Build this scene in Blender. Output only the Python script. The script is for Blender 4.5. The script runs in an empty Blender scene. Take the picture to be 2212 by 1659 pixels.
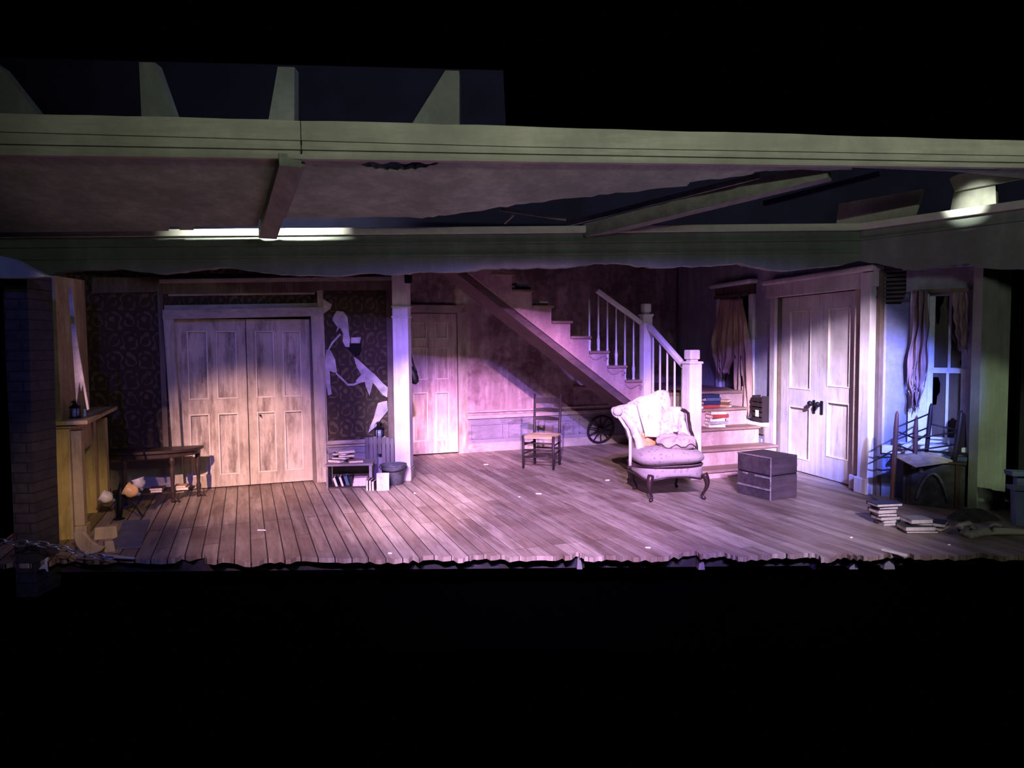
import bpy, bmesh, math, random
from mathutils import Vector, Matrix, Euler
from mathutils.geometry import tessellate_polygon
random.seed(7)
R = math.radians
SC = bpy.context.scene
COL = SC.collection

# ------------------------------------------------------------------ camera
FPX, IW, IH, EYE = 1540.0, 2212.0, 1659.0, 1.6
cam_d = bpy.data.cameras.new('camera')
cam = bpy.data.objects.new('camera', cam_d)
COL.objects.link(cam)
cam_d.sensor_width = 36.0
cam_d.lens = 36.0 * FPX / IW
cam_d.clip_end = 200
CAM_M = Matrix.Rotation(R(90 - 3.3), 4, 'X') @ Matrix.Rotation(R(-0.5), 4, 'Z')
cam.matrix_world = Matrix.Translation((0, 0, EYE)) @ CAM_M
SC.camera = cam

# ------------------------------------------------------------------ world, exposure
world = bpy.data.worlds.new('dark_house')
SC.world = world
world.use_nodes = True
world.node_tree.nodes['Background'].inputs[0].default_value = (0, 0, 0, 1)
world.node_tree.nodes['Background'].inputs[1].default_value = 0
SC.view_settings.view_transform = 'Standard'
SC.view_settings.look = 'None'
SC.view_settings.gamma = 1.0
SC.view_settings.use_curve_mapping = False
SC.view_settings.exposure = 0.0

# ------------------------------------------------------------------ stage lighting
def spot(name, loc, target, power, colour, cone, blend=0.7, radius=0.12):
    d = bpy.data.lights.new(name, 'SPOT')
    d.energy = power; d.color = colour; d.spot_size = R(cone); d.spot_blend = blend
    d.shadow_soft_size = radius
    o = bpy.data.objects.new(name, d); COL.objects.link(o)
    o.location = loc
    o.rotation_euler = (Vector(target) - Vector(loc)).to_track_quat('-Z', 'Y').to_euler()
    return o
def point(name, loc, power, colour, radius):
    d = bpy.data.lights.new(name, 'POINT')
    d.energy = power; d.color = colour; d.shadow_soft_size = radius
    o = bpy.data.objects.new(name, d); COL.objects.link(o); o.location = loc
    return o
# front-of-house spots on one bar above the stalls: gelled washes and specials
BY, BZ = -4.0, 5.9
def foh(name, x, target, power, colour, cone, blend=1.0):
    return spot(name, (x, BY, BZ), target, power, colour, cone, blend, .05)
foh('spot_pink_wash', -0.6, (0.1, 7.2, 0.0), 16000, (1.0, .66, .96), 20)
foh('spot_pink_pool', -1.8, (-0.9, 7.0, 0.0), 19000, (1.0, .66, .88), 8)
foh('spot_magenta_back', 2.0, (-0.35, 10.4, .50), 17000, (1.0, .44, .72), 10)
foh('spot_back_door', 1.0, (-1.05, 10.1, .42), 17000, (1.0, .58, .66), 5)
foh('spot_armchair', -1.2, (1.78, 7.8, .68), 6500, (1.0, .80, 1.0), 6.5)
foh('spot_newel', -0.6, (2.0, 8.8, .9), 5200, (1.0, .76, .98), 5)
foh('spot_stairs', 0.2, (2.2, 9.0, .3), 9000, (1.0, .52, .66), 9)
foh('spot_warm_left', -1.6, (-2.92, 8.0, .22), 15000, (1.0, .58, .50), 10.2)
foh('spot_pillar', -1.6, (-1.32, 8.2, .9), 11000, (.96, .74, 1.0), 5)
foh('spot_right_doors', 1.2, (3.38, 8.2, .88), 31000, (.92, .74, 1.0), 8.6)
foh('spot_blue_right', 2.2, (3.70, 7.2, .90), 30000, (.15, .20, 1.0), 7.8)
foh('spot_violet_fill', 0.8, (0.6, 8.2, .4), 12000, (.36, .20, 1.0), 30)
foh('spot_right_floor', 1.4, (2.5, 6.6, .0), 7000, (.86, .72, 1.0), 13)
foh('spot_left_floor', -1.0, (-2.0, 6.5, .0), 8500, (1.0, .60, .72), 10)
foh('spot_blue_fill', 0.0, (-.6, 8.0, .8), 2300, (.14, .11, 1.0), 46)  # wide fill added to tint the dark areas navy
foh('spot_post', 2.6, (4.45, 6.6, .75), 2300, (.62, .78, .50), 6.5, .6)
# added dim fills for header and stage, and rig lamps in the loft
point('house_fill', (2.2, -1.0, 3.7), 230, (.74, .84, .72), .6)
spot('header_fill', (2.2, -5.0, 3.6), (2.6, 5.5, 3.2), 2100, (.80, .82, .64), 75, 1.0, .06)
spot('spot_hearth', (2.6, -3.5, 4.8), (-3.42, 5.65, .42), 2300, (1.0, .64, .26), 7, 1.0, .1)
spot('loft_lamp_left', (-2.1, 5.76, 3.12), (-2.45, 7.3, 2.80), 1000, (1.0, 1.0, .90), 64, 1.0, .02)
spot('loft_lamp_right', (3.2, 5.95, 3.10), (4.12, 6.50, 2.83), 200, (.95, 1.0, .88), 24, 1.0, .02)
point('loft_blue_fill', (-1.5, 6.6, 4.6), 6, (.12, .14, 1.0), .6)  # added blue fill for the navy loft sheet

# ------------------------------------------------------------------ pixel helpers: where a sight line meets a real surface
def ray(px, py):
    d = Vector(((px - IW / 2) / FPX, -(py - IH / 2) / FPX, -1.0))
    return CAM_M.to_3x3() @ d
E0 = Vector((0, 0, EYE))
def onz(px, py, z=0.0):
    d = ray(px, py); return E0 + d * ((z - EYE) / d.z)
def ony(px, py, y):
    d = ray(px, py); return E0 + d * (y / d.y)
class Frame:
    """a vertical plane: x along it, y away from the audience, z up"""
    def __init__(s, a, b):
        s.o = Vector((a[0], a[1], 0)); e = Vector((b[0] - a[0], b[1] - a[1], 0)); s.len = e.length
        s.ex = e.normalized(); s.ey = Vector((-s.ex.y, s.ex.x, 0))
    def w(s, x, y, z):
        return s.o + s.ex * x + s.ey * y + Vector((0, 0, z))
    def hit(s, px, py, y=0.0):
        d = ray(px, py); o = s.o + s.ey * y
        t = (o - E0).dot(s.ey) / d.dot(s.ey)
        p = E0 + d * t
        return ((p - s.o).dot(s.ex), p.z)
    def loc(s, p):
        q = Vector((p[0], p[1], 0)) - s.o
        return q.dot(s.ex), q.dot(s.ey)
    def pts(s, pl, y=0.0):
        return [s.hit(a, b, y) for a, b in pl]
    def matrix(s):
        m = Matrix.Identity(4)
        m.col[0][:3] = s.ex; m.col[1][:3] = s.ey; m.col[2][:3] = (0, 0, 1); m.col[3][:3] = s.o
        return m

# ------------------------------------------------------------------ mesh builder
class MB:
    def __init__(s): s.v = []; s.f = []
    def add(s, vs, fs):
        n = len(s.v); s.v += [Vector(p) for p in vs]; s.f += [tuple(i + n for i in f) for f in fs]; return s
    def box(s, c, d, m=None):
        h = [Vector((x * d[0] / 2, y * d[1] / 2, z * d[2] / 2)) for x in (-1, 1) for y in (-1, 1) for z in (-1, 1)]
        if m is not None: h = [m.to_3x3() @ p for p in h]
        c = Vector(c)
        return s.add([c + p for p in h], [(0, 1, 3, 2), (4, 6, 7, 5), (0, 4, 5, 1), (2, 3, 7, 6), (0, 2, 6, 4), (1, 5, 7, 3)])
    def fbox(s, F, x0, x1, y0, y1, z0, z1):
        vs = [F.w(x, y, z) for x in (x0, x1) for y in (y0, y1) for z in (z0, z1)]
        return s.add(vs, [(0, 1, 3, 2), (4, 6, 7, 5), (0, 4, 5, 1), (2, 3, 7, 6), (0, 2, 6, 4), (1, 5, 7, 3)])
    def slab(s, bottom, top, holes=()):
        """two matching loops (lists of 3-D points), plus holes as (bottom, top) pairs"""
        loops = [(bottom, top)] + list(holes)
        tris = tessellate_polygon([[Vector(p) for p in b] for b, t in loops])
        allb = [p for b, t in loops for p in b]; allt = [p for b, t in loops for p in t]
        n = len(allb); fs = [tuple(t) for t in tris] + [tuple(i + n for i in t) for t in tris]
        k = 0
        for b, t in loops:
            m = len(b)
            for i in range(m):
                j = (i + 1) % m; fs.append((k + i, k + j, k + j + n, k + i + n))
            k += m
        return s.add(allb + allt, fs)
    def prism(s, F, poly, y0, y1, holes=()):
        mk = lambda pl, y: [F.w(x, y, z) for x, z in pl]
        return s.slab(mk(poly, y0), mk(poly, y1), [(mk(h, y0), mk(h, y1)) for h in holes])
    def bar(s, a, b, w, h, up=(0, 0, 1), w2=None, h2=None):
        a = Vector(a); b = Vector(b); d = (b - a).normalized(); up = Vector(up)
        if abs(d.dot(up)) > .98: up = Vector((0, 1, 0))
        x = d.cross(up).normalized(); z = x.cross(d)
        w2 = w if w2 is None else w2; h2 = h if h2 is None else h2
        vs = []
        for p, ww, hh in ((a, w, h), (b, w2, h2)):
            for i, j in ((-1, -1), (1, -1), (1, 1), (-1, 1)): vs.append(p + x * (i * ww / 2) + z * (j * hh / 2))
        return s.add(vs, [(0, 1, 2, 3), (7, 6, 5, 4), (0, 4, 5, 1), (1, 5, 6, 2), (2, 6, 7, 3), (3, 7, 4, 0)])
    def tube(s, pts, r, n=8, closed=False):
        pts = [Vector(p) for p in pts]; m = len(pts)
        rs = r if isinstance(r, (list, tuple)) else [r] * m
        vs = []; prev = None
        for i, p in enumerate(pts):
            if closed: d = pts[(i + 1) % m] - pts[i - 1]
            else: d = pts[min(i + 1, m - 1)] - pts[max(i - 1, 0)]
            d = d.normalized() if d.length > 1e-9 else Vector((0, 0, 1))
            if prev is None:
                x = d.orthogonal().normalized()
            else:
                x = (prev - d * prev.dot(d)); x = x.normalized() if x.length > 1e-6 else d.orthogonal().normalized()
            prev = x; y = d.cross(x)
            for k in range(n):
                a = 2 * math.pi * k / n; vs.append(p + (x * math.cos(a) + y * math.sin(a)) * rs[i])
        fs = []
        for i in range(m if closed else m - 1):
            j = (i + 1) % m
            for k in range(n):
                l = (k + 1) % n; fs.append((i * n + k, i * n + l, j * n + l, j * n + k))
        if not closed:
            fs.append(tuple(range(n - 1, -1, -1))); fs.append(tuple((m - 1) * n + k for k in range(n)))
        return s.add(vs, fs)
    def lathe(s, prof, base, axis=(0, 0, 1), n=16, arc=None):
        base = Vector(base); ax = Vector(axis).normalized(); x = ax.orthogonal().normalized(); y = ax.cross(x)
        vs = []; fs = []
        for r, z in prof:
            for k in range(n):
                a = 2 * math.pi * k / n; vs.append(base + ax * z + (x * math.cos(a) + y * math.sin(a)) * max(r, 1e-4))
        for i in range(len(prof) - 1):
            for k in range(n):
                l = (k + 1) % n; fs.append((i * n + k, i * n + l, (i + 1) * n + l, (i + 1) * n + k))
        fs.append(tuple(range(n - 1, -1, -1))); fs.append(tuple((len(prof) - 1) * n + k for k in range(n)))
        return s.add(vs, fs)
    def grid(s, fn, nu, nv, thick=0.0, nrm=None):
        """fn(u, v) -> point; optional shell thickness along the surface normal"""
        P = [[Vector(fn(i / nu, j / nv)) for j in range(nv + 1)] for i in range(nu + 1)]
        W = nv + 1; vs = [p for row in P for p in row]; fs = []
        for i in range(nu):
            for j in range(nv): fs.append((i * W + j, (i + 1) * W + j, (i + 1) * W + j + 1, i * W + j + 1))
        if thick:
            N = []
            for i in range(nu + 1):
                for j in range(nv + 1):
                    du = P[min(i + 1, nu)][j] - P[max(i - 1, 0)][j]; dv = P[i][min(j + 1, nv)] - P[i][max(j - 1, 0)]
                    c = du.cross(dv); N.append(c.normalized() if c.length > 1e-12 else Vector((0, 0, 1)))
            n = len(vs); vs = vs + [vs[i] + N[i] * thick for i in range(n)]
            fs = fs + [tuple(k + n for k in reversed(f)) for f in fs]
            edge = [(i, 0) for i in range(nu)] and []
            for i in range(nu):
                for j, fl in ((0, 0), (nv, 1)):
                    a, b = i * W + j, (i + 1) * W + j; fs.append((a, b, b + n, a + n))
            for j in range(nv):
                for i in (0, nu):
                    a, b = i * W + j, i * W + j + 1; fs.append((a, b, b + n, a + n))
        return s.add(vs, fs)
    def build(s, name, mat, parent=None, smooth=False, bevel=0.0, at=None, sub=0, M=None):
        me = bpy.data.meshes.new(name)
        off = Vector((0, 0, 0))
        if parent is not None:
            top = parent
            while top.parent: top = top.parent
            off = top.location if at is None else Vector(at)
        elif at is not None:
            off = Vector(at)
        vv = s.v if M is None else [M @ p for p in s.v]
        me.from_pydata([p - off for p in vv], [], s.f)
        bm = bmesh.new(); bm.from_mesh(me)
        bmesh.ops.recalc_face_normals(bm, faces=bm.faces); bm.to_mesh(me); bm.free()
        if smooth:
            for p in me.polygons: p.use_smooth = True
        o = bpy.data.objects.new(name, me); COL.objects.link(o)
        if mat is not None: me.materials.append(mat)
        if parent is not None: o.parent = parent
        elif at is not None: o.location = off
        if bevel:
            b = o.modifiers.new('bevel', 'BEVEL'); b.width = bevel; b.segments = 2; b.limit_method = 'ANGLE'; b.angle_limit = R(40)
        if sub:
            b = o.modifiers.new('smooth', 'SUBSURF'); b.levels = sub; b.render_levels = sub
        return o

def tag(o, label, cat, group=None):
    o['label'] = label; o['category'] = cat
    if group: o['group'] = group
    return o
def thing(name, label, cat, loc=(0, 0, 0), rotz=0.0, group=None):
    o = bpy.data.objects.new(name, None); COL.objects.link(o)
    o.location = loc; o.rotation_euler = (0, 0, rotz); o.empty_display_size = .1
    return tag(o, label, cat, group)
def thing_m(name, label, cat, M, group=None):
    o = bpy.data.objects.new(name, None); COL.objects.link(o); o.matrix_world = M; o.empty_display_size = .1
    return tag(o, label, cat, group)
def struct(o):
    o['kind'] = 'structure'; return o
ZERO = (0, 0, 0)

# ------------------------------------------------------------------ materials
class NT:
    def __init__(s, name):
        s.m = bpy.data.materials.new(name); s.m.use_nodes = True; s.t = s.m.node_tree; s.t.nodes.clear()
        s.out = s.t.nodes.new('ShaderNodeOutputMaterial'); s.b = s.t.nodes.new('ShaderNodeBsdfPrincipled')
        s.t.links.new(s.b.outputs[0], s.out.inputs[0]); s.b.inputs['Specular IOR Level'].default_value = .3
    def n(s, kind, **kw):
        nd = s.t.nodes.new('ShaderNode' + kind)
        for k, v in kw.items():
            if hasattr(nd, k): setattr(nd, k, v)
        return nd
    def l(s, a, b): s.t.links.new(a, b); return b
    def co(s): return s.n('TexCoord').outputs['Object']
    def math(s, op, a, b=None, c=None):
        nd = s.n('Math', operation=op)
        for i, v in enumerate((a, b, c)):
            if v is None: continue
            if isinstance(v, (int, float)): nd.inputs[i].default_value = v
            else: s.l(v, nd.inputs[i])
        return nd.outputs[0]
    def dot(s, p, v):
        nd = s.n('VectorMath', operation='DOT_PRODUCT'); s.l(p, nd.inputs[0]); nd.inputs[1].default_value = v; return nd.outputs['Value']
    def comb(s, x, y, z=0.0):
        nd = s.n('CombineXYZ')
        for i, v in enumerate((x, y, z)):
            if isinstance(v, (int, float)): nd.inputs[i].default_value = v
            else: s.l(v, nd.inputs[i])
        return nd.outputs[0]
    def scale(s, p, v):
        nd = s.n('VectorMath', operation='MULTIPLY'); s.l(p, nd.inputs[0]); nd.inputs[1].default_value = v; return nd.outputs[0]
    def noise(s, p, scale, detail=6, rough=.6):
        nd = s.n('TexNoise'); s.l(p, nd.inputs['Vector']); nd.inputs['Scale'].default_value = scale
        nd.inputs['Detail'].default_value = detail; nd.inputs['Roughness'].default_value = rough; return nd.outputs[0]
    def ramp(s, f, stops):
        nd = s.n('ValToRGB'); e = nd.color_ramp.elements
        while len(e) < len(stops): e.new(.5)
        for k, (p, c) in enumerate(stops):
            e[k].position = p; e[k].color = (c, c, c, 1) if isinstance(c, (int, float)) else (*c, 1)
        s.l(f, nd.inputs[0]); return nd.outputs[0]
    def mix(s, f, a, b, blend='MIX'):
        nd = s.n('Mix', data_type='RGBA', blend_type=blend)
        for i, v in ((0, f), (6, a), (7, b)):
            if isinstance(v, (int, float)): nd.inputs[i].default_value = v
            elif isinstance(v, tuple): nd.inputs[i].default_value = (*v, 1)
            else: s.l(v, nd.inputs[i])
        return nd.outputs[2]
    def done(s, col, rough=.75, bump=None, strength=.3, dist=.01, metal=0.0, spec=None):
        if isinstance(col, tuple): s.b.inputs['Base Color'].default_value = (*col, 1)
        else: s.l(col, s.b.inputs['Base Color'])
        s.b.inputs['Roughness'].default_value = rough; s.b.inputs['Metallic'].default_value = metal
        if spec is not None: s.b.inputs['Specular IOR Level'].default_value = spec
        if bump is not None:
            b = s.n('Bump'); b.inputs['Strength'].default_value = strength; b.inputs['Distance'].default_value = dist
            s.l(bump, b.inputs['Height']); s.l(b.outputs[0], s.b.inputs['Normal'])
        return s.m
def stretch(axis, k=.12):
    return tuple(k if i == axis else 1.0 for i in range(3))
def m_wood(name, c1, c2, axis=2, scale=18, rough=.7, bump=.25):
    t = NT(name); p = t.scale(t.co(), stretch(axis))
    g = t.noise(p, scale, 8, .65); q = t.noise(t.co(), 3.0, 3)
    f = t.ramp(t.mix(.35, g, q), [(.36, 0.0), (.64, 1.0)])
    return t.done(t.mix(f, c1, c2), rough, g, bump, .01)
def m_peel(name, paint, under, amount=.5, axis=2, scale=5.0, grain=26, shade=None):
    """old paint worn through to the timber below in streaks along the grain"""
    t = NT(name); p = t.scale(t.co(), stretch(axis, .28)); g = t.noise(t.scale(t.co(), stretch(axis, .07)), grain, 8, .7)
    a = t.noise(p, scale, 10, .68)
    f = t.ramp(t.mix(.30, a, g), [(amount - .09, 0.0), (amount + .04, 1.0)])
    dirt = t.ramp(t.noise(t.co(), 2.2, 6, .6), [(.32, shade or tuple(c * .62 for c in paint)), (.62, paint)])
    c = t.mix(f, under, dirt)
    c = t.mix(t.ramp(g, [(.35, .55), (.6, 0.0)]), c, tuple(x * .6 for x in paint))
    return t.done(c, .7, t.mix(.5, f, g), .35, .006)
def m_plain(name, c, rough=.7, var=.25, scale=9, metal=0.0, bump=.15, spec=None):
    t = NT(name); n = t.noise(t.co(), scale, 8, .6)
    f = t.ramp(n, [(.33, tuple(x * (1 - var) for x in c)), (.66, tuple(min(1, x * (1 + var)) for x in c))])
    return t.done(f, rough, n, bump, .01, metal, spec)
def m_plaster(name, c, dark, scale=1.6, lo=.38, hi=.6):
    t = NT(name); a = t.noise(t.co(), scale, 9, .62); b = t.noise(t.co(), scale * 9, 6, .6)
    f = t.ramp(t.mix(.3, a, b), [(lo, 0.0), (hi, 1.0)])
    st = t.noise(t.scale(t.co(), (3, 3, .5)), 2.2, 5)
    c2 = t.mix(t.ramp(st, [(.42, .55), (.6, 0.0)]), t.mix(f, dark, c), dark)
    return t.done(c2, .85, t.mix(.5, a, b), .3, .01)
U = Vector((math.cos(R(20.5)), math.sin(R(20.5)), 0)); V = Vector((-U.y, U.x, 0))
def m_damask(name, dark, light, w=.15, h=.21):
    """scrolling two-tone damask: offset medallions with leafy lobes and curling stems"""
    t = NT(name); p = t.co()
    nz = t.n('TexNoise'); t.l(p, nz.inputs['Vector']); nz.inputs['Scale'].default_value = 9; nz.inputs['Detail'].default_value = 2
    ds = t.n('VectorMath', operation='SCALE'); t.l(nz.outputs['Color'], ds.inputs[0]); ds.inputs['Scale'].default_value = .035
    ad = t.n('VectorMath', operation='ADD'); t.l(p, ad.inputs[0]); t.l(ds.outputs[0], ad.inputs[1]); q = ad.outputs[0]
    x = t.dot(q, tuple(U)); z = t.dot(q, (0, 0, 1)); k = 2 * math.pi
    sn = lambda s_, f, ph=0.0: t.math('SINE', t.math('MULTIPLY_ADD', s_, f, ph))
    lat = t.math('MULTIPLY', sn(x, k / w / 2), sn(z, k / h / 2, 1.57))
    curl = sn(t.math('ADD', t.math('MULTIPLY', lat, 7.5), t.math('MULTIPLY', sn(z, k / h * 2), .9)), 1.0)
    lobes = t.math('MULTIPLY', sn(x, k / w * 1.5, 1.57), sn(z, k / h * 2.0, .4))
    v = t.math('ADD', t.math('MULTIPLY', curl, .75), t.math('MULTIPLY', lobes, .55))
    f = t.ramp(v, [(.30, 0.0), (.52, 1.0)])
    f = t.math('MULTIPLY', f, t.ramp(t.noise(p, 5.0, 6), [(.32, .15), (.62, 1.0)]))
    grime = t.noise(p, 2.0, 7, .65)
    c = t.mix(f, dark, light); c = t.mix(t.ramp(grime, [(.35, .6), (.6, 0.0)]), c, tuple(d * .4 for d in dark))
    return t.done(c, .8, grime, .1)
def m_floor(name):
    t = NT(name); p = t.co(); a = t.dot(p, tuple(V)); b = t.dot(p, tuple(U))
    wx = t.dot(p, (1, 0, 0))
    br = t.n('TexBrick'); br.offset = .37; br.offset_frequency = 3; br.squash = 1.0
    t.l(t.comb(a, b), br.inputs['Vector'])
    br.inputs['Color1'].default_value = (0, 0, 0, 1); br.inputs['Color2'].default_value = (1, 1, 1, 1); br.inputs['Mortar'].default_value = (.5, .5, .5, 1)
    br.inputs['Scale'].default_value = 1.0; br.inputs['Brick Width'].default_value = 1.7; br.inputs['Row Height'].default_value = .118
    br.inputs['Mortar Smooth'].default_value = .15; br.inputs['Bias'].default_value = 0.0
    ms = t.n('MapRange'); t.l(wx, ms.inputs[0]); ms.inputs[1].default_value = -1.6; ms.inputs[2].default_value = .4; ms.inputs[3].default_value = .0050; ms.inputs[4].default_value = .0016
    t.l(ms.outputs[0], br.inputs['Mortar Size'])
    gp = t.comb(t.math('MULTIPLY', a, .10), b)
    g = t.noise(gp, 30, 8, .7); st = t.noise(gp, 7, 5, .6); wear = t.noise(p, 1.3, 7, .65)
    plank = t.ramp(br.outputs['Color'], [(0.0, (.15, .10, .075)), (.35, (.25, .175, .13)), (.7, (.32, .24, .185)), (1.0, (.44, .355, .28))])
    c = t.mix(t.ramp(g, [(.38, .55), (.62, 0.0)]), plank, (.08, .05, .034))
    c = t.mix(t.ramp(st, [(.50, 0.0), (.68, .6)]), c, (.50, .42, .34))
    st2 = t.noise(t.comb(t.math('MULTIPLY_ADD', a, .22, 7.0), b), 13, 5, .6)
    c = t.mix(t.ramp(st2, [(.50, 0.0), (.66, .55)]), c, (.12, .08, .06))
    c = t.mix(t.ramp(wear, [(.45, 0.0), (.66, .35)]), c, (.42, .34, .28))
    c = t.mix(br.outputs['Fac'], c, (.008, .005, .004))
    hgt = t.math('SUBTRACT', t.math('MULTIPLY', g, .25), br.outputs['Fac'])
    return t.done(c, .52, hgt, .5, .006, 0.0, .35)
def m_brick(name, c1, c2, mortar, along, bw=.21, rh=.075):
    t = NT(name); p = t.co(); br = t.n('TexBrick'); t.l(t.comb(t.dot(p, along), t.dot(p, (0, 0, 1))), br.inputs['Vector'])
    for k, v in (('Color1', c1), ('Color2', c2), ('Mortar', mortar)): br.inputs[k].default_value = (*v, 1)
    br.inputs['Scale'].default_value = 1; br.inputs['Brick Width'].default_value = bw; br.inputs['Row Height'].default_value = rh
    br.inputs['Mortar Size'].default_value = .006; n = t.noise(p, 14, 7)
    c = t.mix(t.ramp(n, [(.35, .6), (.65, 0.0)]), br.outputs['Color'], tuple(x * .35 for x in c1))
    return t.done(c, .9, t.math('SUBTRACT', n, br.outputs['Fac']), .5, .01)
def m_floral(name, ground, blotch, blotch2, scale=13):
    t = NT(name); p = t.co(); n = t.noise(p, scale * .4, 3)
    q = t.n('VectorMath', operation='ADD'); t.l(p, q.inputs[0])
    sc = t.n('VectorMath', operation='SCALE'); nn = t.n('TexNoise'); t.l(p, nn.inputs['Vector']); nn.inputs['Scale'].default_value = 9
    t.l(nn.outputs['Color'], sc.inputs[0]); sc.inputs['Scale'].default_value = .06; t.l(sc.outputs[0], q.inputs[1])
    vo = t.n('TexVoronoi'); vo.feature = 'F1'; t.l(q.outputs[0], vo.inputs['Vector']); vo.inputs['Scale'].default_value = scale
    f = t.ramp(vo.outputs['Distance'], [(.10, 1.0), (.30, .55), (.42, 0.0)])
    f = t.math('MULTIPLY', f, t.ramp(n, [(.42, 0.0), (.56, 1.0)]))
    c = t.mix(f, ground, t.mix(t.ramp(n, [(.5, 0.0), (.6, 1.0)]), blotch, blotch2))
    w = t.noise(p, 160, 2)
    return t.done(c, .85, w, .2, .003)

M = {}
M['floor'] = m_floor('worn_floorboards')
M['paint'] = m_peel('peeling_cream_paint', (.60, .50, .41), (.13, .08, .06), .455, 2, 5.5)
M['panel'] = m_peel('peeling_panel_paint', (.62, .52, .44), (.09, .055, .045), .475, 2, 6.5)
M['door_pink'] = m_peel('back_door_paint', (.64, .49, .45), (.20, .11, .10), .465, 2, 5.0)
M['door_white'] = m_peel('white_door_paint', (.66, .60, .60), (.26, .21, .24), .425, 2, 4.5)
M['casing'] = m_peel('casing_paint', (.52, .44, .36), (.18, .12, .09), .44, 2, 6.0)
M['casing_dark'] = m_peel('dark_stained_casing', (.20, .15, .12), (.07, .045, .035), .5, 2, 5.0)
M['casing_h'] = m_peel('rail_paint', (.50, .42, .36), (.16, .11, .09), .44, 0, 6.0)
M['wain'] = m_peel('wainscot_paint', (.30, .26, .31), (.11, .08, .10), .44, 0, 4.0)
M['damask'] = m_damask('damask_wallpaper', (.045, .028, .018), (.135, .098, .058))
M['plaster_back'] = m_plaster('stained_back_plaster', (.52, .39, .37), (.15, .085, .09), 1.1, .42, .58)
M['plaster_stairwell'] = m_plaster('stairwell_plaster', (.20, .17, .20), (.10, .08, .10))
M['plaster_right'] = m_plaster('pale_right_plaster', (.44, .44, .52), (.24, .22, .30), 1.8, .34, .62)
M['plaster_bay'] = m_plaster('blue_bay_plaster', (.26, .30, .50), (.13, .15, .30), 1.8, .36, .62)
M['wain_blue'] = m_peel('blue_wainscot', (.20, .25, .42), (.08, .09, .14), .44, 2, 4.0)
M['mould'] = m_peel('moulding_paint', (.80, .70, .60), (.40, .30, .25), .38, 2, 6.0)
M['plaster_left'] = m_plaster('ochre_plaster', (.40, .33, .22), (.18, .13, .08), 2.4)  # ochre base tone with darker blotches
M['ceiling'] = m_plaster('ceiling_plaster', (.36, .43, .36), (.20, .25, .21), 2.0)
M['header'] = m_peel('header_paint', (.40, .40, .34), (.22, .21, .18), .40, 0, 3.0, 18)
M['header_back'] = m_plaster('header_plaster', (.23, .27, .23), (.15, .17, .15), 1.5)
M['lip'] = m_plain('lip_lit_paint', (.62, .62, .54), .6, .1)  # pale tone carries the lamp-lit strip along the header top
M['beam'] = m_wood('beam_timber', (.12, .13, .11), (.23, .25, .21), 1, 14)
M['loft'] = m_plain('loft_navy', (.010, .010, .034), .95, .3, 2)
M['loft_board'] = m_plaster('loft_board', (.40, .40, .34), (.26, .26, .22), 2.2)
M['rafter'] = m_plaster('rafter_timber', (.17, .19, .19), (.11, .12, .12), 2.2)
M['black'] = m_plain('black_masking', (.012, .012, .016), .95, .2, 6)
M['riser'] = m_plain('stage_riser', (.02, .018, .022), .95, .4, 12)
M['joist_end'] = m_wood('joist_end', (.12, .11, .12), (.22, .2, .2), 2, 12)
M['string'] = m_plaster('stringer_paint', (.50, .34, .33), (.28, .16, .17), 2.6, .38, .6)
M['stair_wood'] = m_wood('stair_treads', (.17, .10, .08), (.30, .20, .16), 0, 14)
M['riser_pink'] = m_plaster('step_riser_paint', (.54, .40, .37), (.30, .20, .19), 3.0, .36, .58)
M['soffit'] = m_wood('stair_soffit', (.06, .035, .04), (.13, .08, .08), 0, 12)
M['white_post'] = m_peel('white_post_paint', (.78, .72, .74), (.50, .42, .42), .36, 2, 4.0)
M['grey_post'] = m_peel('green_grey_post', (.34, .36, .30), (.20, .20, .17), .40, 2, 4.0)
M['dark_wood'] = m_wood('dark_walnut', (.020, .012, .010), (.060, .035, .028), 2, 18, .45)
M['dark_wood_h'] = m_wood('dark_oak_slab', (.018, .011, .009), (.050, .030, .024), 0, 16, .4)
M['chair_wood'] = m_wood('chair_wood', (.012, .008, .010), (.032, .020, .024), 2, 20, .5)
M['red_wood'] = m_wood('red_brown_wood', (.075, .035, .025), (.16, .075, .05), 2, 20, .5)
M['rush'] = m_wood('woven_rush', (.30, .21, .12), (.58, .43, .27), 0, 40, .8, .6)
M['trunk'] = m_wood('trunk_boards', (.046, .031, .036), (.115, .080, .088), 0, 14, .65)
M['batten'] = m_wood('trunk_battens', (.14, .11, .11), (.44, .36, .36), 0, 18)
M['crate'] = m_wood('crate_slats', (.10, .085, .10), (.24, .20, .22), 2, 14)
M['shelf'] = m_wood('grey_shelf_wood', (.16, .13, .14), (.32, .27, .28), 0, 14)
M['iron'] = m_plain('blackened_iron', (.012, .012, .015), .5, .3, 20, .6)
M['chain'] = m_plain('dull_steel', (.30, .32, .40), .35, .3, 20, .8)
M['bucket'] = m_plain('galvanised_bucket', (.13, .13, .15), .5, .5, 10, .5)
M['glass'] = m_plain('smoky_lamp_glass', (.24, .25, .34), .15, .2, 20, 0, .05, .8)
M['shade'] = m_plain('milk_glass_shade', (.72, .62, .52), .35, .15, 9)
M['shade_amber'] = m_plain('amber_glass_shade', (.74, .44, .20), .35, .3, 9)
M['shade_grey'] = m_plain('grey_glass_shade', (.42, .39, .42), .45, .3, 9)  # greyer than the milk and amber ones
M['pages'] = m_wood('page_block', (.55, .47, .38), (.78, .70, .60), 2, 60, .9, .1)
M['uphol'] = m_floral('floral_brocade', (.50, .44, .46), (.25, .20, .27), (.33, .23, .23), 20)
M['uphol_seat'] = m_floral('floral_seat_brocade', (.34, .27, .27), (.17, .12, .14), (.23, .15, .14), 26)
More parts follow.
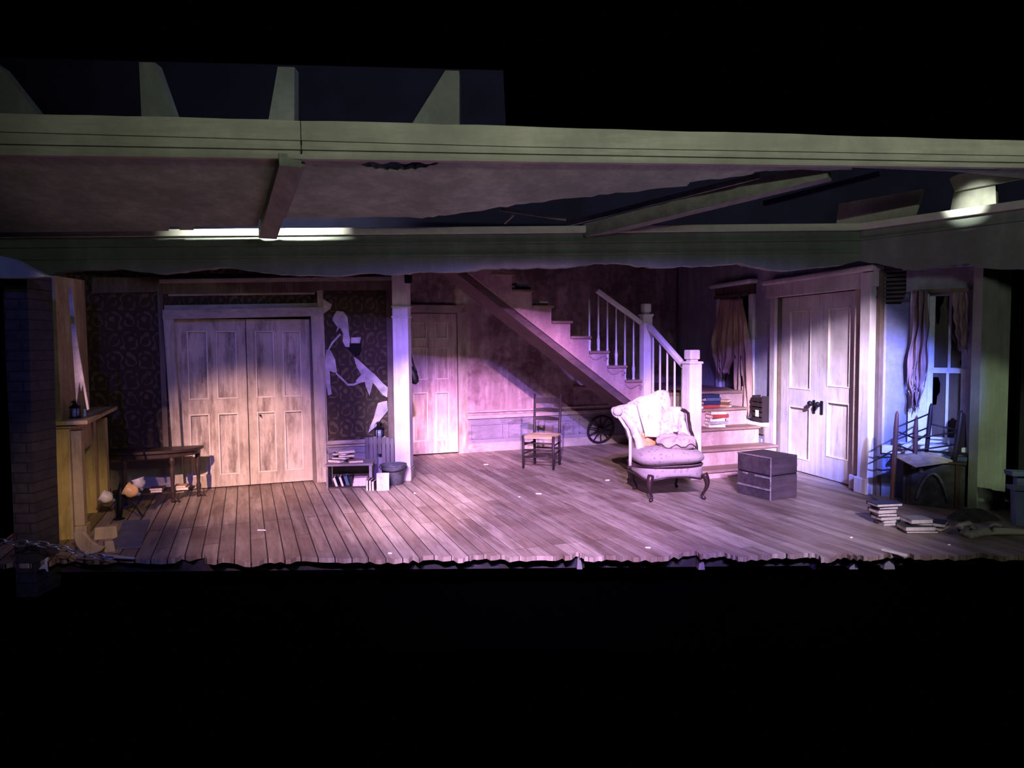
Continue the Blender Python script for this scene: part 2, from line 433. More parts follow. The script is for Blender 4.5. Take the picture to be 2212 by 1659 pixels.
M['lining'] = m_plain('torn_orange_lining', (.62, .22, .10), .9, .35, 16)
M['walnut'] = m_wood('polished_walnut', (.016, .008, .009), (.045, .022, .021), 2, 22, .3)
M['frame_pale'] = m_wood('faded_chair_frame', (.40, .32, .36), (.66, .58, .62), 2, 14, .5)
M['curtain'] = m_wood('tattered_lace', (.26, .15, .12), (.62, .44, .36), 2, 13, .9, .5)
M['curtain_b'] = m_wood('tattered_drape', (.16, .10, .11), (.40, .29, .32), 2, 13, .9, .5)
M['peel'] = m_plain('peeled_paper', (.46, .40, .41), .85, .35, 7)
M['hole'] = m_plain('hole_dark', (.008, .007, .008), .95, .1)
M['slate'] = m_plain('hearth_slate', (.12, .12, .17), .7, .3, 6)
M['paper'] = m_plain('scrap_paper', (.80, .76, .72), .85, .08)
M['rag'] = m_plain('pale_rag', (.50, .50, .48), .95, .3, 8)
M['driftwood'] = m_wood('knotted_branch', (.20, .18, .15), (.60, .56, .48), 0, 14, .85, .5)
M['sacking'] = m_plain('dark_sacking', (.05, .045, .05), .95, .5, 12)
M['blue_cloth'] = m_plain('blue_dust_sheet', (.22, .26, .42), .95, .3, 5)
M['lath'] = m_wood('lath_wood', (.05, .04, .045), (.11, .09, .09), 0, 14)
M['pale_lath'] = m_wood('pale_lath', (.55, .50, .45), (.75, .70, .62), 0, 14)
M['pane'] = m_wood('grimy_pane', (.035, .028, .03), (.13, .10, .085), 2, 6, .35, .1)
M['sash'] = m_plain('sash_paint', (.72, .74, .80), .55, .15, 9)
M['skin'] = M['paper']
def cover(name, c): M[name] = m_plain('cover_' + name, c, .6, .25, 14)
for nm, c in (('navy', (.012, .020, .055)), ('plum', (.060, .022, .040)), ('tan', (.36, .20, .10)), ('black_c', (.012, .012, .016)), ('red', (.30, .045, .040)), ('rose', (.62, .42, .44)),
              ('cream', (.62, .54, .46)), ('slateblue', (.06, .085, .15)), ('green', (.045, .06, .05)), ('brown', (.11, .055, .035)), ('ochre', (.45, .30, .16)), ('grey', (.28, .28, .28))): cover(nm, c)
# ------------------------------------------------------------------ frames of the walls
P_WL0, P_WL1 = onz(405, 1060), onz(682, 1040)
FWL = Frame(P_WL0, P_WL1)                                   # left back wall with the wide doors
FWB = Frame(onz(890, 985), onz(1310, 958))                  # far back wall behind the stairs
WRD = Vector((.235, -.972, 0)).normalized()
PWR = Vector((3.59, 8.06, 0))
FWR = Frame(PWR, PWR + WRD)                                 # right wall, running towards the audience

def quad(F, a, b, c, d, y=0.0):
    return F.pts([a, b, c, d], y)
def jag(pl, amp, n=6, seed=1, close=False):
    """roughen a traced edge"""
    rnd = random.Random(seed); out = []
    for i in range(len(pl) - 1):
        a, b = pl[i], pl[i + 1]
        for k in range(n):
            t = k / n; out.append((a[0] + (b[0] - a[0]) * t + (rnd.uniform(-amp, amp) * .3 if k else 0), a[1] + (b[1] - a[1]) * t + (rnd.uniform(-amp, amp) if k else 0)))
    out.append(pl[-1]); return out

# ------------------------------------------------------------------ stage floor with a splintered front edge, and the dark face below it
edge = jag([(-60, 1216), (60, 1218), (150, 1206), (240, 1207), (330, 1208), (440, 1196), (447, 1208), (560, 1212), (640, 1203), (760, 1206), (850, 1209), (925, 1200), (1000, 1206), (1040, 1199), (1110, 1203),
            (1200, 1202), (1250, 1193), (1262, 1202), (1330, 1200), (1420, 1203), (1500, 1190), (1515, 1199), (1560, 1193), (1600, 1203), (1680, 1196), (1745, 1194), (1780, 1205), (1830, 1196), (1880, 1203), (1930, 1194),
            (2010, 1200), (2100, 1197), (2180, 1200), (2290, 1192)], 4.0, 7, 3)
front = [onz(a, b) for a, b in edge]
fl_top = front + [Vector((8.5, 12.6, 0)), Vector((-6.5, 12.6, 0))]
b = MB().slab([p - Vector((0, 0, .035)) for p in fl_top], fl_top)
struct(b.build('floor', M['floor']))
fr0, fr1 = Vector((-5.2, 5.42, 0)), Vector((5.6, 5.42, 0))
FF = Frame(fr0, fr1)
struct(MB().fbox(FF, 0, FF.len, 0, .06, -.14, -.036).build('wall_front', M['riser']))
M['pit'] = m_plain('pit_black', (.0002, .0002, .0003), 1.0, .1, spec=0.0)
struct(MB().fbox(FF, 0, FF.len, .35, .41, -.95, -.036).build('wall_pit', M['pit']))
# unseen black sheet added over the stalls to keep front lamps off the header
struct(MB().fbox(Frame((-7, -2), (8, -2)), 0, 15, 0, .02, 5.25, 6.9).build('trim_50', M['pit']))
# unseen black slab added behind the camera, holding the header fill off the stage
struct(MB().fbox(Frame((-7, -2.1), (8, -2.1)), 0, 15, 0, .12, 1.9, 3.42).build('added_fill_blocker', M['pit']))
for i, (x0, x1, xt, yb) in enumerate(((1246, 1258, 1250, 1229), (1508, 1522, 1514, 1230), (1756, 1772, 1762, 1229), (1834, 1852, 1842, 1229), (1908, 1932, 1918, 1229))):
    q = [onz(a, bb) for a, bb in ((x0, 1204), (x1, 1204))]
    z1 = (ony((x0 + x1) / 2, yb, 5.37)).z
    xa = ony(x0, yb, 5.37).x; xb = ony(x1, yb, 5.37).x; xm = ony(xt, 1206, 5.37).x
    w = (xb - xa)
    o = MB().slab([(xa, 5.36, z1), (xb, 5.36, z1), (xm + w * .28, 5.36, -.04), (xm - w * .18, 5.36, -.04)],
                  [(xa, 5.42, z1), (xb, 5.42, z1), (xm + w * .28, 5.42, -.04), (xm - w * .18, 5.42, -.04)]).build('broken_joist_end', M['joist_end'])
    tag(o, ['pale snapped joist end under the floor edge below the back chair', 'pale snapped joist end under the floor edge below the armchair', 'tapered joist end, nearest the trunk, under the broken floor edge',
            'tapered joist end between two others under the broken floor edge', 'rightmost tapered joist end, just left of the pale lath tip'][i], 'joist end', 'joist ends under the broken floor edge')

# ------------------------------------------------------------------ left back wall: wallpaper, transom, rails, wainscot
zL = 2.75
a0 = FWL.hit(196, 1000)[0]; a1 = FWL.hit(880, 1000)[0]
d0 = FWL.hit(376, 1000)[0]; d1 = FWL.hit(681, 1000)[0]; dz = FWL.hit(529, 687)[1]
b = MB().prism(FWL, [(a0 - .3, 0), (d0 - .02, 0), (d0 - .02, dz + .02), (d1 + .02, dz + .02), (d1 + .02, 0), (a1, 0), (a1, zL), (a0 - .3, zL)], 0.0, .10)
struct(b.build('wall_back_left', M['damask']))
def strip(F, name, mat, px, y0, y1, kind='structure'):
    o = MB().prism(F, F.pts(px), y0, y1).build(name, mat)
    if kind: o['kind'] = kind
    return o
# frieze rail along the top, stiles framing the papered panels, dado rail, wainscot, skirting
strip(FWL, 'trim_1', M['casing_dark'], [(200, 600), (862, 596), (862, 626), (345, 631), (200, 634)], -.03, 0)
strip(FWL, 'trim_2', M['casing_h'], [(345, 604), (862, 598), (862, 606), (345, 613)], -.055, -.03)
strip(FWL, 'trim_3', M['casing_dark'], [(340, 630), (352, 630), (366, 980), (354, 980)], -.03, 0)
strip(FWL, 'trim_4', M['casing'], [(684, 628), (697, 627), (711, 1046), (699, 1047)], -.035, 0)
strip(FWL, 'trim_5', M['casing_dark'], [(833, 625), (848, 625), (860, 1030), (840, 1032)], -.03, 0)
strip(FWL, 'trim_6', M['wain'], [(200, 990), (372, 984), (380, 1068), (200, 1084)], -.02, 0)
strip(FWL, 'trim_7', M['casing_h'], [(205, 986), (372, 976), (372, 990), (205, 1000)], -.05, -.02)
strip(FWL, 'trim_8', M['wain'], [(700, 958), (858, 950), (864, 1030), (705, 1042)], -.02, 0)
strip(FWL, 'trim_9', M['casing_h'], [(700, 952), (850, 945), (850, 953), (700, 960)], -.055, -.02)
strip(FWL, 'trim_10', M['casing_h'], [(700, 962), (850, 955), (850, 959), (700, 966)], -.04, -.02)
strip(FWL, 'trim_11', M['wain'], [(700, 972), (850, 966), (852, 973), (700, 980)], -.035, -.02)
# transom panel above the doors
strip(FWL, 'trim_12', M['casing_h'], [(356, 660), (684, 655), (684, 664), (356, 670)], -.04, 0)
strip(FWL, 'trim_13', M['casing_dark'], [(352, 630), (684, 626), (684, 632), (352, 636)], -.03, 0)
strip(FWL, 'trim_14', M['casing_h'], [(364, 636), (680, 632), (680, 636), (364, 640)], -.022, 0)
# door_1: casing, two leaves of four panels
d1root = bpy.data.objects.new('door_1', None); COL.objects.link(d1root); d1root['kind'] = 'structure'; d1root.location = P_WL0
def framepart(name, px, y0, y1, mat, root, F):
    return MB().prism(F, F.pts(px), y0, y1).build(name, mat, root)
framepart('casing', [(353, 670), (375, 670), (399, 1060), (380, 1062)], -.075, 0, M['casing'], d1root, FWL)
framepart('casing', [(670, 664), (695, 664), (706, 1040), (684, 1042)], -.075, 0, M['casing'], d1root, FWL)
framepart('head_casing', [(353, 671), (695, 664), (695, 683), (353, 690)], -.085, 0, M['casing_h'], d1root, FWL)
def leaf(root, F, xa, xb, z0, z1, yf, cols, rows, mat, pmat, t=.045, name='door_leaf'):
    """a framed and panelled leaf between xa and xb; cols/rows are the panel openings as fractions"""
    W, H = xb - xa, z1 - z0
    holes = []
    for c0, c1 in cols:
        for r0, r1 in rows:
            holes.append([(xa + c0 * W, z0 + r0 * H), (xa + c1 * W, z0 + r0 * H), (xa + c1 * W, z0 + r1 * H), (xa + c0 * W, z0 + r1 * H)])
    lf = MB().prism(F, [(xa, z0), (xb, z0), (xb, z1), (xa, z1)], yf, yf + t, holes).build(name, mat, root)
    for hl in holes:
        (x0, y0), _, (x1, y1), _ = hl
        pn = MB().fbox(F, x0 - .004, x1 + .004, yf + .022, yf + .034, y0 - .004, y1 + .004)
        pn.build('panel', pmat, lf)
        mo = MB(); e = .016
        for (p, q, r_, s_) in ((x0, x0 + e, y0, y1), (x1 - e, x1, y0, y1), (x0 + e, x1 - e, y0, y0 + e), (x0 + e, x1 - e, y1 - e, y1)):
            mo.fbox(F, p, q, yf - .006, yf + .022, r_, s_)
        mo.build('panel_moulding', M['mould'], lf, bevel=.004)
    return lf
xm = FWL.hit(535, 860)[0]; ztop = dz
LFA = leaf(d1root, FWL, d0 + .075, xm - .004, .012, ztop - .01, .03, ((.13, .43), (.55, .86)), ((.07, .44), (.525, .93)), M['paint'], M['panel'])
LFB = leaf(d1root, FWL, xm + .004, d1 - .03, .012, ztop - .01, .03, ((.13, .43), (.56, .86)), ((.07, .44), (.525, .93)), M['paint'], M['panel'])
MB().fbox(FWL, d0 - .02, d0 + .075, .02, .09, 0, ztop).build('jamb', M['casing'], d1root)
MB().fbox(FWL, d1 - .03, d1 + .02, .02, .09, 0, ztop).build('jamb', M['casing_dark'], d1root)
hx = xm + .13
MB().lathe([(.012, 0), (.012, .008), (.005, .012), (.005, .05)], FWL.w(hx, .028, .80), -FWL.ey, 10).build('keyhole_plate', M['iron'], LFB)
struct(MB().fbox(FWL, d0 - .3, d1 + .3, .12, .16, 0, zL).build('wall_passage', M['black']))

# peeling wallpaper on the panel beside the pillar
z4 = lambda pts: [(660 + x / 5.028, 570 + y / 5.028) for x, y in pts]
z5 = lambda pts: [(660 + x / 6.144, 880 + y / 6.144) for x, y in pts]
def peel(px, label, y=-.012, lift=.03, mat='peel'):
    pl = FWL.pts(px); zs = [p[1] for p in pl]; z0, z1 = min(zs), max(zs)
    bot, top = [], []
    for i, (x, z) in enumerate(pl):
        k = (z1 - z) / max(z1 - z0, .01)
        yy = y - lift * k * (.5 + .5 * math.sin(i * 1.7))
        bot.append(FWL.w(x, yy, z)); top.append(FWL.w(x, yy - .004, z))
    o = MB().slab(bot, top).build('peeling_wallpaper', M[mat]); return tag(o, label, 'peeling wallpaper', 'torn wallpaper strips beside the pillar')
peel(z4([(165, 370), (285, 440), (270, 490), (190, 545), (180, 460)]), 'small pale wallpaper flap at the upper corner of the door casing')
peel(z4([(340, 510), (410, 520), (455, 580), (470, 740), (480, 830), (470, 905), (430, 900), (400, 840), (405, 760), (370, 690), (330, 745), (345, 690), (290, 610), (310, 550)]), 'long pale wallpaper tongue hanging above the dark hole')
peel(z4([(370, 755), (385, 770), (300, 860), (262, 922), (235, 1000), (222, 1000), (245, 920), (285, 845)]), 'thin curled wallpaper ribbon left of the dark hole')
peel(z4([(222, 930), (270, 940), (320, 1040), (340, 1180), (300, 1180), (260, 1160), (270, 1330), (284, 1415), (240, 1428), (205, 1200)]), 'broad torn wallpaper sheet clinging to the door casing')
peel(z4([(335, 1180), (400, 1240), (460, 1300), (520, 1300), (575, 1270), (590, 1290), (525, 1322), (455, 1322), (390, 1260), (325, 1195)]), 'narrow looping strip of wallpaper sagging across the panel')
peel(z4([(525, 1010), (570, 1040), (690, 1150), (760, 1210), (840, 1300), (885, 1340), (885, 1450), (830, 1420), (760, 1330), (725, 1290), (720, 1330), (690, 1432), (650, 1335), (640, 1280), (570, 1300), (540, 1270), (600, 1200), (560, 1130), (540, 1080)]), 'wide ragged wallpaper tear with a hanging pointed tip below the hole', lift=.05)
peel(z5([(960, -60), (1080, -90), (1090, 40), (1000, 150), (930, 250), (830, 335), (850, 260), (900, 150), (940, 0)]), 'pale bare strip of torn paper behind the dark lantern', lift=.01)
peel(z4([(490, 800), (600, 798), (582, 862), (490, 862)]), 'little square wallpaper flap folded over the dark hole', y=-.02)
o = MB().prism(FWL, FWL.pts(z4([(470, 870), (610, 866), (605, 930), (590, 990), (540, 1010), (495, 960), (460, 930)])), -.009, -.004).build('wall_hole', M['hole'])
tag(o, 'ragged dark hole punched through the patterned wallpaper', 'hole')

# ------------------------------------------------------------------ far back wall with the single door
zB = 2.6
e0 = FWB.hit(880, 985)[0] - 1.2; e1 = 4.4
dd0, dd1 = FWB.hit(886, 985)[0], FWB.hit(990, 978)[0]; ddz = FWB.hit(940, 676)[1]
b = MB().prism(FWB, [(e0, 0), (dd0 - .06, 0), (dd0 - .06, ddz), (dd1, ddz), (dd1, 0), (e1, 0), (e1, zB + 1.2), (e0, zB + 1.2)], 0, .1)
struct(b.build('wall_back', M['plaster_back']))
d2root = bpy.data.objects.new('door_2', None); COL.objects.link(d2root); d2root['kind'] = 'structure'; d2root.location = FWB.w(dd0, 0, 0)
MB().fbox(FWB, dd1, dd1 + .14, -.05, 0, 0, ddz + .1).build('casing', M['casing'], d2root)
MB().fbox(FWB, dd0 - .2, dd0 - .06, -.05, 0, 0, ddz + .1).build('casing', M['casing'], d2root)
MB().fbox(FWB, dd0 - .2, dd1 + .16, -.06, 0, ddz, ddz + .11).build('head_casing', M['casing_h'], d2root)
leaf(d2root, FWB, dd0 - .055, dd1 - .005, .02, ddz - .01, -.01, ((.14, .42), (.57, .83)), ((.09, .44), (.53, .76), (.82, .94)), M['door_pink'], M['door_pink'])
sx0 = dd1 + .14
zr = FWB.hit(1015, 902)[1]
struct(MB().fbox(FWB, sx0, e1, -.015, 0, 0, zr).build('trim_15', M['wain']))
struct(MB().fbox(FWB, sx0, e1, -.05, 0, zr - .02, zr + .03).build('trim_16', M['casing_h']))
struct(MB().fbox(FWB, sx0, e1, -.03, 0, zr + .07, zr + .10).build('trim_17', M['casing_h']))
struct(MB().fbox(FWB, sx0, e1, -.035, 0, 0, .13).build('baseboard_back', M['casing_h']))
pr = []
k = 0
x = sx0 + .06
while x < 3.2:
    pn = MB(); w_ = .50; z0, z1 = .19, zr - .10; e = .018
    for (p, q, r_, s_) in ((x, x + e, z0, z1), (x + w_ - e, x + w_, z0, z1), (x, x + w_, z0, z0 + e), (x, x + w_, z1 - e, z1)): pn.fbox(FWB, p, q, -.032, -.015, r_, s_)
    struct(pn.build('trim_%d' % (60 + k), M['wain'])); x += .58; k += 1

# ------------------------------------------------------------------ right wall: alcove window, white double doors, blue-lit window
def wr(px, py, y=0.0): return FWR.hit(px, py, y)
q0 = -4.3; q1 = wr(1901, 900)[0] + .03
A_ = FWR.w(q1 - .03, 0, 0); FWN = Frame(A_.xy, ony(2096, 900, 6.86).xy)      # the window bay turns a little towards the audience
def wn(px, py, y=0.0): return FWN.hit(px, py, y)
n1_ = FWN.len + .06
wx0, wx1 = wr(1560, 700)[0], wr(1622, 700)[0]; wz0, wz1 = .56, wr(1590, 640)[1]
gx0, gx1 = wn(2004, 800)[0], wn(2088, 800)[0]; gz0, gz1 = wn(2045, 958)[1], wn(2045, 628)[1]
rx0, rx1 = wr(1680, 900)[0], wr(1851, 900)[0]; rz1 = wr(1763, 634)[1]
o = MB().prism(FWR, [(q0, 0), (rx0, 0), (rx0, rz1), (rx1, rz1), (rx1, 0), (q1, 0), (q1, 2.5), (q0, 2.95)], 0, .12,
               [[(wx0, wz0), (wx1, wz0), (wx1, wz1), (wx0, wz1)]]).build('wall_right', M['plaster_right'])
struct(o)
struct(MB().prism(FWN, [(0, 0), (n1_, 0), (n1_, 2.5), (0, 2.5)], 0, .10, [[(gx0, gz0), (gx1, gz0), (gx1, gz1), (gx0, gz1)]]).build('wall_bay', M['plaster_bay']))
# door_3
d3 = bpy.data.objects.new('door_3', None); COL.objects.link(d3); d3['kind'] = 'structure'; d3.location = FWR.w(rx0, 0, 0)
rm = wr(1763, 850)[0]
L1 = leaf(d3, FWR, rx0 + .01, rm - .003, .012, rz1 - .01, .03, ((.24, .80),), ((.07, .37), (.47, .92)), M['door_white'], M['door_white'])
L2 = leaf(d3, FWR, rm + .003, rx1 - .01, .012, rz1 - .01, .03, ((.22, .78),), ((.12, .42), (.50, .92)), M['door_white'], M['door_white'])
hz = wr(1760, 874)[1]
for lf, s in ((L1, -1), (L2, 1)):
    hx = rm + s * .07
    kb = MB().fbox(FWR, hx - .022, hx + .022, .018, .03, hz - .11, hz + .05)
    kb.build('handle_plate', M['iron'], lf, bevel=.006)
    MB().lathe([(.01, 0), (.01, .03), (.026, .038), (.034, .055), (.026, .072), (.005, .08)], FWR.w(hx, .022, hz + .01), -FWR.ey, 14).build('door_knob', M['iron'], lf, smooth=True)
cw = .10
MB().fbox(FWR, rx0 - .10, rx0, -.06, .0, 0, rz1 + .05).build('casing', M['door_white'], d3)
MB().fbox(FWR, rx0 - .04, rx0 + .02, -.02, .05, 0, rz1).build('casing', M['casing_dark'], d3)
p0 = rx1; p1 = wr(1874, 900)[0]; p2 = wr(1897, 900)[0]
MB().fbox(FWR, p0, p1, -.05, .05, .0, rz1 + .05).build('casing', M['casing'], d3)
MB().fbox(FWR, p1, p2, -.12, .03, .0, rz1 + .15).build('pilaster', M['door_white'], d3, bevel=.01)
MB().fbox(FWR, p0 - .01, p1, -.085, -.05, .0, .16).build('plinth_block', M['door_white'], d3, bevel=.012)
MB().fbox(FWR, p1 - .015, p2 + .015, -.15, -.10, .0, .17).build('plinth_block', M['door_white'], d3, bevel=.012)
MB().fbox(FWR, rx0 - .14, p2 + .03, -.09, .0, rz1, rz1 + .16).build('head_casing', M['door_white'], d3)
MB().fbox(FWR, rx0 - .18, p2 + .06, -.15, .0, rz1 + .16, rz1 + .22).build('cornice', M['door_white'], d3, bevel=.02)
# dark strip put in for the shade beside the pilaster, exposed laths above it
gx = .0
struct(MB().fbox(FWR, p2, wr(1901, 900)[0] + .03, -.05, 0, 0, 2.5).build('trim_18', M['casing_dark']))
lx0, lx1 = wn(1896, 620)[0], wn(1962, 620)[0]; lz0, lz1 = wn(1930, 655)[1], wn(1930, 582)[1]
t = thing('exposed_lath_patch', 'dark broken patch of bare laths high beside the white double doors', 'exposed laths', FWN.w(lx0, -.02, lz0))
MB().prism(FWN, [(lx0, lz0), (lx1 - .06, lz0 - .01), (lx1 - .02, lz0 + .1), (lx1 + .04, lz0 + .16), (lx1, lz1), (lx0 - .05, lz1), (lx0 - .02, lz0 + .12)], -.012, -.002).build('backing', M['hole'], t)
n = 8
for i in range(n):
    z = lz0 + (lz1 - lz0) * (i + .3) / n; j = random.Random(i).uniform(-.05, .05)
    MB().fbox(FWN, lx0 - .03 + j, lx1 + .01 + j, -.024, -.012, z, z + (lz1 - lz0) * .55 / n).build('lath', M['lath'], t)
# dado and wainscot under the blue window
zc0, zc1 = wn(1910, 972)[1], wn(1910, 962)[1]
struct(MB().fbox(FWN, gx + .03, n1_, -.07, 0, zc0 - .02, zc1 + .01).build('trim_19', M['sash']))
struct(MB().fbox(FWN, gx + .03, n1_, -.03, 0, 0, zc0 - .02).build('trim_20', M['wain_blue']))
struct(MB().fbox(FWN, gx + .03, n1_, -.05, 0, 0, .14).build('baseboard_right', M['wain_blue']))
struct(MB().fbox(FWN, gx + .08, gx + .5, -.042, -.03, .22, zc0 - .08).build('trim_21', M['plaster_bay']))
# window_2: casing, sashes, glazing with torn paper
w2 = bpy.data.objects.new('window_2', None); COL.objects.link(w2); w2['kind'] = 'structure'; w2.location = FWN.w(gx0, 0, gz0)
MB().fbox(FWN, gx0 - .16, gx0, -.04, 0, gz0 - .04, gz1 + .06).build('casing', M['sash'], w2)
MB().fbox(FWN, gx1, gx1 + .06, -.04, 0, gz0 - .04, gz1 + .06).build('casing', M['sash'], w2)
MB().fbox(FWN, gx0 - .2, gx1 + .10, -.05, 0, gz1, gz1 + .24).build('head_casing', M['plaster_right'], w2)
MB().fbox(FWN, gx0 - .24, gx1 + .12, -.09, 0, gz1 + .22, gz1 + .27).build('cornice', M['sash'], w2, bevel=.015)
MB().fbox(FWN, gx0 - .24, gx1 + .14, -.16, .04, gz0 - .06, gz0 - .01).build('window_sill', M['sash'], w2, bevel=.01)
gm = wn(2047, 803)[1]
def sash(z0, z1, y, muntins, name):
    s = MB()
    sw = .045
    s.fbox(FWN, gx0, gx0 + sw, y, y + .035, z0, z1); s.fbox(FWN, gx1 - sw, gx1, y, y + .035, z0, z1)
    s.fbox(FWN, gx0 + sw, gx1 - sw, y, y + .035, z0, z0 + sw + .012); s.fbox(FWN, gx0 + sw, gx1 - sw, y, y + .035, z1 - sw, z1)
    for mx in muntins: s.fbox(FWN, mx - .012, mx + .012, y + .002, y + .03, z0 + sw, z1 - sw)
    return s.build(name, M['sash'], w2)
up = sash(gm - .02, gz1, .045, (wn(2016, 700)[0], wn(2052, 700)[0]), 'upper_sash')
lo = sash(gz0, gm + .03, .008, (wn(2045, 880)[0],), 'lower_sash')
def pane(par, x0, x1, z0, z1, y, hole=None):
    hs = [hole] if hole else []
    MB().prism(FWN, [(x0, z0), (x1, z0), (x1, z1), (x0, z1)], y, y + .004, hs).build('pane', M['pane'], par)
hw = lambda pts: [wn(1860 + a / 4.88, 560 + c / 4.88, .06) for a, c in pts]
m1, m2, m3 = wn(2016, 700)[0], wn(2052, 700)[0], wn(2045, 880)[0]
pane(up, gx0 + .03, m1, gm, gz1 - .03, .062)
pane(up, m1, m2, gm, gz1 - .03, .062, hw([(790, 365), (880, 365), (870, 450), (832, 510), (838, 580), (820, 680), (800, 690), (788, 600)]))
pane(up, m2, gx1 - .03, gm, gz1 - .03, .062, hw([(1040, 1070), (1085, 1055), (1095, 1100), (1075, 1140), (1045, 1115)]))
pane(lo, gx0 + .03, m3, gz0 + .03, gm - .01, .022, hw([(745, 1240), (815, 1240), (838, 1310), (832, 1400), (806, 1440), (795, 1530), (755, 1535), (745, 1400)]))
pane(lo, m3, gx1 - .03, gz0 + .03, gm - .01, .022, hw([(1040, 1640), (1070, 1610), (1080, 1680), (1060, 1760), (1035, 1700)]))
# window_1 in the alcove, above the deep sill
w1 = bpy.data.objects.new('window_1', None); COL.objects.link(w1); w1['kind'] = 'structure'; w1.location = FWR.w(wx0, 0, wz0)
MB().fbox(FWR, wx0 - .10, wx0, -.04, 0, wz0, wz1 + .02).build('casing', M['sash'], w1)
MB().fbox(FWR, wx1, wx1 + .10, -.04, 0, wz0, wz1 + .02).build('casing', M['sash'], w1)
MB().fbox(FWR, wx0 - .12, wx1 + .12, -.05, 0, wz1, wz1 + .16).build('head_casing', M['casing_dark'], w1)
MB().fbox(FWR, wx0 - .17, wx1 + .17, -.13, 0, wz1 + .14, wz1 + .20).build('cornice', M['sash'], w1, bevel=.02)
MB().fbox(FWR, wx0, wx1, .05, .06, wz0, wz1).build('pane', M['pane'], w1)
MB().fbox(FWR, (wx0 + wx1) / 2 - .02, (wx0 + wx1) / 2 + .02, .03, .06, wz0, wz1).build('mullion', M['sash'], w1)
MB().fbox(FWR, wx0, wx1, .03, .06, (wz0 + wz1) / 2 - .02, (wz0 + wz1) / 2 + .02).build('transom', M['sash'], w1)
sl0, sl1 = wr(1578, 900, -.17)[0], rx0 - .10
MB().fbox(FWR, sl0, sl1, -.19, .02, wz0 - .06, wz0 - .01).build('window_sill', M['sash'], w1, bevel=.01)
struct(MB().fbox(FWR, sl0 + .05, sl1, -.12, 0, 0, wz0 - .06).build('trim_22', M['wain']))
struct(MB().fbox(FWR, sl0 + .02, sl1, -.14, -.12, wz0 - .16, wz0 - .06).build('trim_23', M['casing_dark']))
struct(MB().fbox(FWR, sl0 + .2, sl1 - .05, -.135, -.12, .08, wz0 - .22).build('trim_24', M['plaster_right']))
# stairwell wall above the flight, closing the alcove
cx = FWR.w(q0, 0, 0)

# ------------------------------------------------------------------ headers, ceiling and loft
FHB = Frame((-6.2, 7.3), ony(1856, 487, 7.3).xy)
hbx1 = FHB.len
P_K = ony(1856, 487, 7.3)
lipz = P_K.z
P_R = E0 + ray(2212, 437) * ((lipz - EYE) / ray(2212, 437).z)
dirR = Vector((P_R.x - P_K.x, P_R.y - P_K.y)).normalized()
FHR = Frame(P_K.xy, (P_K.x + dirR.x, P_K.y + dirR.y))
lowL = jag([(-250, 600), (0, 598), (70, 600), (100, 597), (140, 586), (250, 579), (330, 590), (390, 588), (440, 580), (490, 577), (560, 588), (640, 595), (720, 596), (790, 589), (860, 592), (890, 588), (940, 587), (990, 587), (1060, 579),
            (1110, 578), (1180, 578), (1240, 575), (1300, 567), (1345, 569), (1380, 575), (1440, 577), (1520, 573), (1600, 568), (1640, 577), (1690, 584), (1760, 578), (1810, 573), (1856, 563)], 2.2, 4, 11)
topL = [(1856, 489), (1500, 493), (900, 495), (365, 495), (-250, 499)]
o = MB().prism(FHB, FHB.pts(lowL + topL), 0, .13).build('trim_25', M['header_back']); struct(o)
lowR = jag([(1856, 563), (1890, 568), (1935, 579), (1965, 583), (2050, 575), (2095, 569), (2112, 577), (2212, 582), (2330, 590)], 2.0, 4, 5)
topR = [(2330, 421), (2212, 439), (1990, 468), (1856, 489)]
o = MB().prism(FHR, FHR.pts(lowR + topR), 0, .13).build('trim_26', M['header_back']); struct(o)
# moulded lip along the top of the back header
lz = FHB.hit(900, 507)[1]; lzt = FHB.hit(900, 492)[1]
def lip(F, x0, x1, y0, y1, z0, z1, name): struct(MB().fbox(F, x0, x1, y0, y1, z0, z1).build(name, M['lip'], bevel=.006))
lip(FHB, FHB.hit(-250, 500)[0], hbx1 + .02, -.05, .13, lz, lzt, 'trim_27')
lip(FHR, -.02, 3.2, -.05, .13, lz, lzt, 'trim_28')
struct(MB().fbox(FHB, 0, hbx1, -.025, 0, lz - .10, lz - .085).build('trim_29', M['header_back']))
struct(MB().fbox(FHB, 0, hbx1, -.02, 0, lz - .22, lz - .205).build('trim_30', M['header_back']))
struct(MB().fbox(FHR, 0, 3.2, -.025, 0, lz - .10, lz - .085).build('trim_31', M['header_back']))
# front header beam with stepped mouldings
FHF = Frame(ony(0, 300, 5.42).xy, ony(2212, 330, 5.86).xy)
def hd(y0l, y0m, y0r, y1l, y1m, y1r, y0, y1, name, mat='header', j=0):
    up_ = [(-110, y0l), (1106, y0m), (2330, y0r)]; dn = [(2330, y1r), (1106, y1m), (-110, y1l)]
    if j: up_ = jag(up_, j, 16, 5)
    struct(MB().prism(FHF, FHF.pts(up_ + dn), y0, y1).build(name, M[mat]))
hd(241, 272, 308, 281, 316, 338, 0, .10, 'trim_32', j=1.2)
hd(281, 316, 338, 293, 325, 346, .02, .10, 'trim_33')
hd(293, 325, 346, 308, 331, 352, .004, .10, 'trim_34')
hd(308, 331, 352, 319, 340, 358, .035, .10, 'trim_35')
hd(319, 340, 358, 332, 348, 363, .015, .075, 'trim_36')
sj = FHF.hit(650, 290)
struct(MB().fbox(FHF, sj[0] - .003, sj[0] + .003, -.002, .02, FHF.hit(650, 330)[1], FHF.hit(650, 258)[1]).build('trim_37', M['black']))
